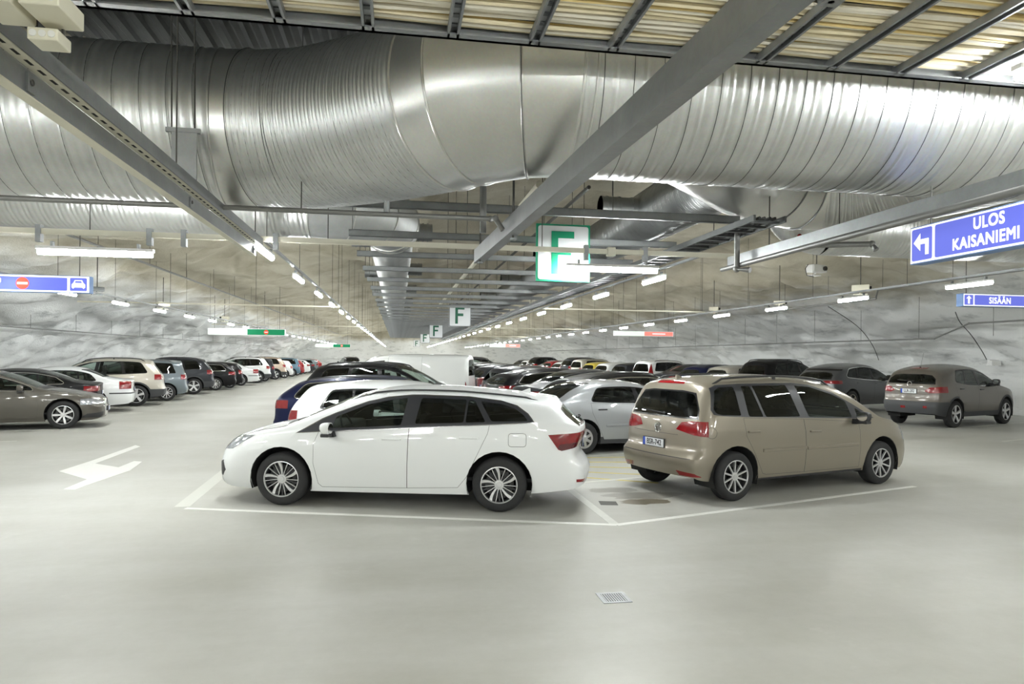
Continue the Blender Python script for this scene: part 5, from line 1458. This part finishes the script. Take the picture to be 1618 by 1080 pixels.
for k, (y, lab) in enumerate(((9.32, 'large square white sign with a bright green F behind the near tube lamp'), (24.2, 'white square sign with a dark green F, second from the viewer'), (39.5, 'white square sign with a dark green F, third from the viewer'), (55.5, 'small white square sign with a dark green F, fourth from the viewer'), (80, 'smallest white square sign with a dark green F above the white van'))):
    s_ = empty('section_sign', (2.27 if k == 0 else 2.17, y, 3.34)); tag(s_, lab, 'sign', 'hanging F signs')
    m = M_SG if k == 0 else M_SGD
    MB().box(-.385, .385, -.02, .02, -.40, .40).build('sign_edge', m if k == 0 else M_STEEL, s_)
    MB().prism(rounded([(-.36, -.375), (.36, -.375), (.36, .375), (-.36, .375)], .04), -.024, -.0205).build('sign_face', M_SW, s_)
    a = (-.15, -.29); f = MB().box(-.17, -.075, -.028, -.0245, -.30, .30).box(-.0755, .155, -.028, -.0245, .205, .30).box(-.0755, .115, -.028, -.0245, -.03, .065); f.build('letter', m, s_)
    for x in (-.3, .3): MB().tube([(x, 0, .38), (x, 0, 2.9)], .005, 5).build('hanger_rod', M_ROD, s_)
def lightbox(name, lab, loc, rz, w, h, d, case, face, border=.03):
    t = empty(name, loc, rz); tag(t, lab, 'sign')
    MB().box(-w / 2, w / 2, -d / 2, d / 2, -h / 2, h / 2, .006).build('sign_case', case, t)
    MB().box(-w / 2 + .01, w / 2 - .01, -d / 2 - .004, -d / 2 + .001, -h / 2 + .01, h / 2 - .01).build('sign_face', face, t)
    for x in (-w * .42, w * .42): MB().tube([(x, 0, h / 2 - .01), (x, 0, 2.4)], .008, 6).build('hanger_rod', M_ROD, t)
    return t
def panel(t, x0, x1, z0, z1, d, m, nm='sign_panel', r=.02): return MB().prism(rounded([(x0, z0), (x1, z0), (x1, z1), (x0, z1)], r), -d / 2 - .008, -d / 2 - .0045).build(nm, m, t)
def sign_text(t, s, x, z, size, d, m, sx=.85, bold=.006): return text_obj('lettering', s, size, m, Matrix.Translation((x, -d / 2 - .0095, z)) @ Matrix.Rotation(PI / 2, 4, 'X'), t, .0008, sx=sx, heavy=size * .030, spacing=1.08)
def glyph(t, poly, d, m, nm='arrow'): return MB().prism(poly, -d / 2 - .0115, -d / 2 - .0085).build(nm, m, t)
# exit sign, seen at a slant: its face looks towards -x
W_, H_ = 2.2, .345
t = lightbox('direction_sign', 'blue lit exit sign reading ULOS KAISANIEMI with a left arrow, upper right', (4.78, 4.58, 2.945), -PI / 2, W_, H_, .13, M_SB, E_W)
panel(t, -W_ / 2 + .03, -W_ / 2 + .27, -.145, .145, .13, E_B); panel(t, -W_ / 2 + .305, W_ / 2 - .03, -.145, .145, .13, E_B)
glyph(t, [(-1.045, .02), (-.965, .10), (-.965, .045), (-.905, .045), (-.905, .0), (-.965, .0), (-.965, -.06)], .13, E_W); glyph(t, [(-.905, .045), (-.865, .045), (-.865, -.10), (-.905, -.10)], .13, E_W)
sign_text(t, 'ULOS', -.235, .072, .135, .13, E_W, .86); sign_text(t, 'KAISANIEMI', -.275, -.070, .135, .13, E_W, .86)
# entry sign
t = lightbox('direction_sign', 'blue lit entry sign reading SISÄÄN with an up arrow, at the right edge', (13.98, 14.0, 3.31), 0, 2.1, .30, .20, M_SB, E_W)
panel(t, -1.02, -.79, -.115, .115, .20, E_B); panel(t, -.75, .62, -.115, .115, .20, E_B); panel(t, .66, 1.02, -.115, .115, .20, E_B)
glyph(t, [(-.905, .10), (-.835, .03), (-.88, .03), (-.88, -.09), (-.93, -.09), (-.93, .03), (-.975, .03)], .20, E_W); sign_text(t, 'SISÄÄN', -.07, -.01, .20, .20, E_W, .85)
# no-entry sign at the left
t = lightbox('direction_sign', 'blue lit sign with red no-entry disc and white car symbol at the left edge', (-7.25, 14.5, 3.20), 0, 2.70, .33, .16, M_SB, E_W)
panel(t, -1.31, .95, -.125, .125, .16, E_B); panel(t, 1.0, 1.30, -.125, .125, .16, E_B)
glyph(t, circle(.17, 0, .115, 28), .16, E_R, 'no_entry_disc'); b = MB().box(.08, .26, -.08 - .014, -.08 - .0115, -.022, .022).build('no_entry_bar', E_W, t)
car_ = MB().prism([(1.03, -.06), (1.03, .0), (1.06, .03), (1.24, .03), (1.27, 0), (1.27, -.06), (1.24, -.085), (1.22, -.06), (1.08, -.06), (1.06, -.085)], -.08 - .0115, -.08 - .0085).prism([(1.06, .028), (1.085, .085), (1.215, .085), (1.24, .028), (1.215, .028), (1.20, .065), (1.10, .065), (1.085, .028)], -.08 - .0115, -.08 - .0085).build('car_symbol', E_W, t)
for (x, y, z, w, h, a, b_, lab) in ((-6.75, 32.6, 2.90, 3.35, .30, E_GP, E_G, 'long hanging sign, left half white and right half green with a red disc'), (13.5, 36.3, 3.24, 3.45, .27, E_GP, E_RP, 'long hanging sign, half pale green and half red, over the right lane'),
        (9.6, 61.2, 2.9, 2.8, .30, E_GP, E_RP, 'small far hanging sign, half white and half red, over the far right lane'), (-5.6, 61.8, 2.72, 3.0, .30, E_GP, E_G, 'small far hanging sign, half white and half green, over the far left lane')):
    t = lightbox('lane_sign', lab, (x, y, z), 0, w, h, .14, M_SW, E_W)
    panel(t, -w / 2 + .03, 0, -h / 2 + .02, h / 2 - .02, .14, a, r=.005); panel(t, .02, w / 2 - .03, -h / 2 + .02, h / 2 - .02, .14, b_, r=.005)
    if b_ is E_G: glyph(t, circle(w * .25, 0, .10, 20), .14, E_R, 'no_entry_disc'); MB().box(w * .25 - .07, w * .25 + .07, -.07 - .014, -.07 - .011, -.018, .018).build('no_entry_bar', E_W, t)
    else: MB().box(w * .14, w * .36, -.07 - .011, -.07 - .008, -.03, .03).build('sign_mark', E_W, t)
# ------------------------------------------------------------------ parked cars
def tree(o):
    for c in list(o.children): yield c; yield from tree(c)
def dup(root, label, pmat_old, pmat_new, group=None):
    mp = {}
    def cp(o, parent):
        c = o.copy(); COL.objects.link(c)
        if parent: c.parent = parent
        if c.data and len(c.data.materials) and c.data.materials[0] is pmat_old and pmat_new is not pmat_old:
            c.material_slots[0].link = 'OBJECT'; c.material_slots[0].material = pmat_new
        for ch in o.children: cp(ch, c)
        return c
    r = cp(root, None); tag(r, label, 'car', group); return r
def put(o, sp, x, y, rz):
    """tail centre of the car at (x, y)"""
    a = math.radians(rz); l = sp['wb'] + sp['ro']
    o.location = (x - l * math.cos(a), y - l * math.sin(a), 0); o.rotation_euler = (0, 0, a)
PR = {}
def proto(key, sp, lite):
    """first use builds the car, later uses copy it"""
    PR[key] = [None, sp, lite]
P_ = paint
SH = {}
def shape(key, sp): SH[key] = finish(sp)
finish(SPEC['estate_near']); finish(SPEC['mpv_near'])
CAR_NAME = {'sedan': 'sedan_car', 'fastback': 'fastback_car', 'liftback': 'liftback_car', 'suv': 'suv_car', 'mpv': 'people_carrier', 'hatch': 'hatchback_car', 'wagon': 'estate_car', 'van': 'panel_van', 'crossover': 'crossover_car', 'macan': 'sports_suv_car', 'astra': 'hatchback_car', 'audi': 'estate_car', 'tallmpv': 'people_carrier', 'sedan_near': 'sedan_car', 'suv_bumper': 'suv_car'}
BASE = P_('base', (120, 125, 130), True)
shape('sedan', spec('sedan', paint=BASE))
shape('sedan_near', spec('sedan', paint=P_('taupe', (84, 80, 73), True), wb=2.91, ro=1.10, wheel=('twin', 7, .10, .05), R=.345, surround=.014,
    front_regions=[([(-.40, .28), (.40, .28), (.47, .52), (.42, .73), (-.42, .73), (-.47, .52)], 'grille', M_CHROME), ([(.50, .24), (.86, .26), (.84, .36), (.54, .40)], 'air_intake', M_BLACK), ([(-.50, .24), (-.86, .26), (-.84, .36), (-.54, .40)], 'air_intake', M_BLACK)],
    head=[([(.50, .61), (.95, .58), (.95, .72), (.80, .735), (.55, .68)], -.36)], plate_front=(.45,)))
shape('fastback', spec('sedan', paint=BASE, H=1.42, top=[(-.9, .72), (-.7, .80), (-.3, .90), (.2, .985), (.42, 1.02), (.75, 1.17), (1.1, 1.31), (1.45, 1.395), (1.8, 1.425), (2.2, 1.415), (2.6, 1.35), (3.0, 1.22), (3.35, 1.085), (3.6, 1.035), (3.95, 1.0)],
    glass_over=dict(tip=(.62, .95), end=(3.10, 2.85), endr=.14), surround=.014, roof1=2.5, deck=3.40))
shape('liftback', spec('sedan', paint=BASE, tail=[([(.62, .74), (.62, .98), (.95, .98), (.95, .74)], 3.55)], rear_regions=[([(-1, .58), (1, .58), (1, .62), (-1, .62)], 'bumper_strip', M_BLACK, 3.0)]))
shape('suv', spec('suv', paint=BASE)); shape('mpv', spec('mpv', paint=BASE)); shape('hatch', spec('hatch', paint=BASE)); shape('wagon', spec('wagon', paint=BASE, surround=.013)); shape('van', spec('van', paint=P_('van_white', (226, 228, 226))))
shape('astra', spec('hatch', paint=P_('silver', (168, 171, 174), True), wheel=('cap', 7), handle_mat=M_BLACK, mould=[(.5, 1.40, .56, .05), (1.44, 2.12, .56, .05)], ro=.85,
    top=[(-.86, .74), (-.6, .82), (-.2, .91), (.12, .97), (.4, 1.09), (.8, 1.28), (1.2, 1.395), (1.6, 1.43), (2.0, 1.425), (2.4, 1.375), (2.75, 1.255), (3.05, 1.10), (3.22, 1.035), (3.45, .98)], roof1=2.40, deck=3.12, rw=([(.54, 1.10), (.46, 1.36)], 2.30), glass_over=dict(tip=(.34, .95), end=(2.46, 2.28), endr=.10, pillars=[(1.38, 1.44, .10)], kinds=[C_, D]),
    side_regions=[([(.35, .2), (2.25, .2), (2.25, .335), (.35, .335)], 'sill_cladding', M_CLAD)], rx=[(.2, -.08), (.35, 0), (.5, .03), (.62, -.02), (.9, -.04), (1.0, -.05), (1.37, -.1), (1.5, -.1)]))
shape('crossover', spec('suv', paint=P_('bronze', (102, 96, 89), True), wb=2.70, ro=.85, W=1.80, H=1.62, R=.345, tw=.22, wheel=('multi', 5, .06, .08), rails=None,
    top=[(-.9, .86), (-.7, .95), (-.3, 1.02), (.1, 1.09), (.32, 1.14), (.65, 1.32), (1.05, 1.50), (1.4, 1.59), (1.9, 1.62), (2.4, 1.60), (2.9, 1.545), (3.55, 1.47)], belt=[(-.9, .70), (-.5, .88), (.2, .98), (1, 1.02), (2.2, 1.08), (2.8, 1.15), (3.55, 1.10)], cowl=.30, roof0=1.25,
    glass_over=dict(tip=(.52, 1.04), end=(2.72, 2.55), endr=.10, pillars=[(1.48, 1.56, .11), (2.22, 2.12, .07)], kinds=[C_]), tail=[([(.42, .93), (.55, 1.02), (.95, 1.06), (.95, .90), (.55, .88)], 3.10)], rw_glass=G_MID,
    rear_regions=[([(-1, .2), (1, .2), (1, .66), (-1, .66)], 'rear_bumper', M_CLAD, 2.95, .008), ([(-.25, 1.49), (.25, 1.49), (.24, 1.525), (-.24, 1.525)], 'brake_light', M_TAIL), ([(.42, .50), (.52, .50), (.52, .56), (.42, .56)], 'reflector', M_TAIL), ([(-.2, .48), (-.06, .48), (-.06, .54), (-.2, .54)], 'reflector', M_TAIL)],
    plate=(0, .92, 'LLR-202'), antenna=2.95, mirror_mat=M_BLACK, handle_mat=M_BLACK, clad=.40, wiper=(.1, 1.17), emblem=1.10))
shape('macan', spec('suv', paint=P_('graphite', (80, 81, 84), True), wb=2.80, ro=.98, W=1.92, H=1.62, R=.37, wheel=('twin', 5, .14, .08), rails=None, clad=None, rim_mat=mat('alloy_bronze', (.42, .38, .32, 1), .3, .9),
    top=[(-.9, .84), (-.7, .93), (-.3, 1.01), (.15, 1.08), (.38, 1.13), (.7, 1.31), (1.1, 1.50), (1.5, 1.595), (2.0, 1.62), (2.5, 1.59), (3.0, 1.52), (3.78, 1.43)], belt=[(-.9, .70), (-.5, .88), (.2, .99), (1, 1.03), (2.2, 1.09), (3.0, 1.16), (3.78, 1.08)], surround=.016,
    rx=[(.25, -.12), (.4, -.01), (.6, .03), (.72, -.03), (1.0, -.06), (1.12, -.12), (1.5, -.62), (1.75, -.7)], glass_over=dict(tip=(.58, 1.04), end=(3.10, 2.85), endr=.16), tail=[([(.38, .96), (.40, 1.04), (.95, 1.06), (.95, .95)], 3.30)], plate=(0, .74, 'YLR-583'), rear_regions=[([(-.75, 1.37), (.75, 1.37), (.72, 1.42), (-.72, 1.42)], 'spoiler', M_TRIM)]))
shape('audi', spec('wagon', paint=BASE, H=1.44, surround=.014, handle_mat=None, top=[(-.9, .72), (-.7, .80), (-.3, .90), (.2, .985), (.42, 1.02), (.75, 1.17), (1.1, 1.32), (1.45, 1.415), (1.8, 1.44), (2.3, 1.435), (2.9, 1.385), (3.3, 1.33), (3.93, 1.27)]))
shape('tallmpv', spec('mpv', paint=BASE, tail=[([(.66, .98), (.64, 1.50), (.95, 1.50), (.95, .95)], 3.25)], R=.33, mirror_mat=M_BLACK))

def new(key, label, pm=None, lite=False, group=None):
    k = (key, lite)
    sp = SH[key]; pm = pm or sp['paint']
    if k not in PR:
        PR[k] = (car(sp, CAR_NAME[key], label, group, lite, pm), pm); return PR[k][0]
    r, pm0 = PR[k]
    return dup(r, label, pm0, pm, group)

# the two cars in the foreground
c = car(SPEC['estate_near'], 'estate_car', 'white estate car with tinted rear glass parked side-on in the foreground'); place(c, (-1.40, 8.93), -15.1, 'f', -1, 1.81, 2.70)
c.scale = (1.012, 1.0, 1.0)
c = car(SPEC['mpv_near'], 'people_carrier', 'beige people carrier with black roof rails and plate BSR-742 in the foreground'); place(c, (4.40, 8.46), 180 + 17.6, 'r', 1, 1.82, 2.98)
BLACK, WHITE, BLUE, SILV, GREY, RED, BEIGE, TEAL, DKG = P_('black', (16, 16, 18)), P_('bright_white', (234, 236, 236)), P_('night_blue', (26, 32, 66), True), P_('pale_silver', (196, 192, 182), True), P_('slate', (112, 122, 128), True), P_('red', (150, 24, 32)), P_('sand', (196, 178, 160), True), P_('steel_blue', (92, 120, 138), True), P_('anthracite', (52, 54, 58), True)
YEL, CHAMP = P_('yellow', (206, 184, 70)), P_('champagne', (186, 180, 168), True)

# left row, tails to the lane (x, y = tail centre)
n = new('sedan_near', 'grey-brown saloon parked nose out at the left edge with twin-spoke wheels'); place(n, (-8.14, 18.49), 197, 'f', 1, 1.86, 2.91)
G = 'cars parked in the left row'
left = [('fastback', BLACK, -8.75, 22.35, 'black fastback with chrome window line behind the grey-brown saloon', 0), ('liftback', WHITE, -8.62, 24.5, 'white liftback with tall red tail lamps between black fastback and beige SUV', 0),
        ('suv', CHAMP, -8.55, 27.35, 'beige SUV with roof rails and dark bumper in the left row', 0), ('mpv', GREY, -8.55, 30.1, 'slate grey people carrier right behind the beige SUV in the left row', 0),
        ('hatch', DKG, -9.2, 32.3, 'dark grey hatchback tucked behind the slate people carrier', 1), ('suv', DKG, -8.75, 35.0, 'dark grey SUV before the black estate with roof bars', 1), ('wagon', BLACK, -8.55, 38.6, 'black estate with roof bars and silver wheels in the left row', 0),
        ('hatch', BLACK, -8.7, 41.0, 'black hatchback just behind the black estate in the left row', 1), ('liftback', WHITE, -8.5, 44.4, 'white low car behind the black estate, second white car from the front', 1), ('suv', WHITE, -8.5, 48.4, 'white SUV in the middle of the left row', 1),
        ('mpv', DKG, -8.7, 51.2, 'dark people carrier right behind the white SUV', 1), ('suv', BEIGE, -8.5, 55.0, 'sand-coloured SUV far along the left row', 1), ('hatch', WHITE, -8.5, 58.4, 'white hatchback behind the sand-coloured SUV', 1), ('mpv', TEAL, -8.5, 62.5, 'steel blue people carrier far along the left row', 1),
        ('hatch', RED, -8.6, 66.0, 'red hatchback behind the steel blue people carrier', 1), ('wagon', WHITE, -8.5, 69.5, 'white estate near the far end of the left row', 1), ('sedan', DKG, -8.5, 73.0, 'dark grey saloon near the far end of the left row', 1), ('hatch', GREY, -8.5, 76.5, 'slate hatchback near the far end of the left row', 1), ('wagon', RED, -8.5, 80.0, 'dark red estate at the far end of the left row', 1)]
for key, pm, x, y, lab, lite in left: put(new(key, lab, pm, bool(lite), G), SH[key], x, y, 17)
n = new('suv', 'black SUV standing at the far end of the left lane', BLACK, True); put(n, SH['suv'], -4.6, 74, -75)

# middle block, left file (nose right, tails to the left lane)
G = 'cars in the middle block'
n = new('hatch', 'white hatchback directly behind the foreground estate', WHITE, False, G); put(n, SH['hatch'], -1.68, 12.3, 164.5)
n = new('wagon', 'night blue estate with silver roof rails behind the white hatchback', BLUE, False, G); put(n, SH['wagon'], -2.35, 15.2, 164.5)
n = new('suv', 'black SUV with chrome-edged windows behind the blue estate', BLACK, False, G); put(n, SH['suv'], -2.25, 17.9, 164.5)
n = new('van', 'white panel van standing in the middle block', None, False, G); put(n, SH['van'], 2.3, 24.6, -15.5); n.scale = (1.1, 1, 1)
# middle block, right file (nose towards the right lane)
n = new('astra', 'silver hatchback with hub caps and black door handles between the foreground cars', None, False, G); place(n, (3.56, 12.86), 193, 'r', 1, 1.78, 2.60)
for i, (key, pm, lab, lite, dx) in enumerate([('audi', BLACK, 'black estate with bright window line behind the silver hatchback', 0, .55), ('sedan', DKG, 'dark saloon behind the black estate in the right file', 1, .3), ('audi', BLACK, 'second black estate, between dark saloon and dark hatchback', 1, -.2), ('hatch', DKG, 'dark grey hatchback before the red car in the right file', 1, 0), ('sedan', RED, 'red saloon in the right file of the middle block', 1, .15),
        ('wagon', DKG, 'dark estate right behind the red saloon', 1, 0), ('hatch', BLACK, 'black hatchback far along the right file', 1, 0), ('sedan', WHITE, 'white saloon far along the right file', 1, 0), ('wagon', BLACK, 'black estate far along the right file', 1, 0), ('hatch', GREY, 'slate hatchback far along the right file', 1, 0), ('sedan', BLACK, 'black saloon at the far part of the right file', 1, 0), ('suv', DKG, 'dark SUV at the far part of the right file', 1, 0), ('hatch', WHITE, 'white hatchback at the far part of the right file', 1, 0)]):
    n = new(key, lab, pm, bool(lite), G); put(n, SH[key], 2.95 + dx, 15.45 + 2.42 * i, 197); n.scale = (1, 1, 1.08)
for i, (key, pm, lab) in enumerate([('sedan', GREY, 'slate saloon in the left file beyond the van'), ('hatch', DKG, 'dark hatchback in the left file beyond the van'), ('wagon', WHITE, 'white estate in the left file beyond the van'), ('hatch', BLACK, 'black hatchback in the left file far beyond the van')]):
    n = new(key, lab, pm, True, G); put(n, SH[key], -2.6, 30 + 4.84 * i, 164.5)

# right row, tails to the right lane
G = 'cars parked in the right row'
n = new('crossover', 'bronze-grey crossover with plate LLR-202 at the right edge', None, False, G); place(n, (15.60, 17.0), 200.5, 'r', 1, 1.80, 2.70); n.scale = (1.03, 1, 1.11)
right = [('macan', None, 14.6, 22.3, 'dark graphite sports SUV left of the bronze crossover', 0), ('suv', BLACK, 14.4, 26.4, 'black SUV with roof rails behind the graphite SUV', 1), ('hatch', SILV, 13.9, 28.6, 'pale silver hatchback behind the black SUV in the right row', 1), ('wagon', BLUE, 13.5, 30.6, 'dark blue estate in the right row seen above the beige carrier', 1), ('sedan', DKG, 13.1, 32.6, 'dark grey saloon beside the dark blue estate in the right row', 1),
         ('tallmpv', WHITE, 12.75, 35.0, 'white people carrier with tall vertical red lamps in the right row', 1), ('hatch', DKG, 12.6, 38.4, 'dark hatchback left of the white people carrier', 1), ('hatch', WHITE, 12.5, 41.6, 'white hatchback between the dark hatchback and the yellow one', 1), ('hatch', YEL, 12.5, 44.6, 'yellow hatchback in the right row', 1), ('mpv', SILV, 12.5, 47.6, 'pale silver people carrier next to the yellow hatchback', 1), ('suv', DKG, 12.5, 50.8, 'dark grey SUV beyond the yellow hatchback', 1),
         ('wagon', WHITE, 12.5, 54, 'white estate far along the right row', 1), ('hatch', RED, 12.5, 57.4, 'red hatchback far along the right row', 1), ('sedan', WHITE, 12.5, 60.8, 'white saloon far along the right row', 1), ('suv', BLACK, 12.5, 64.4, 'black SUV far along the right row', 1), ('hatch', WHITE, 12.5, 68.4, 'white hatchback at the far end of the right row', 1), ('wagon', DKG, 12.5, 72.5, 'dark estate at the far end of the right row', 1)]
for key, pm, x, y, lab, lite in right: n = new(key, lab, pm, bool(lite), G); put(n, SH[key], x, y, 200); n.scale = (1, 1, 1.10)
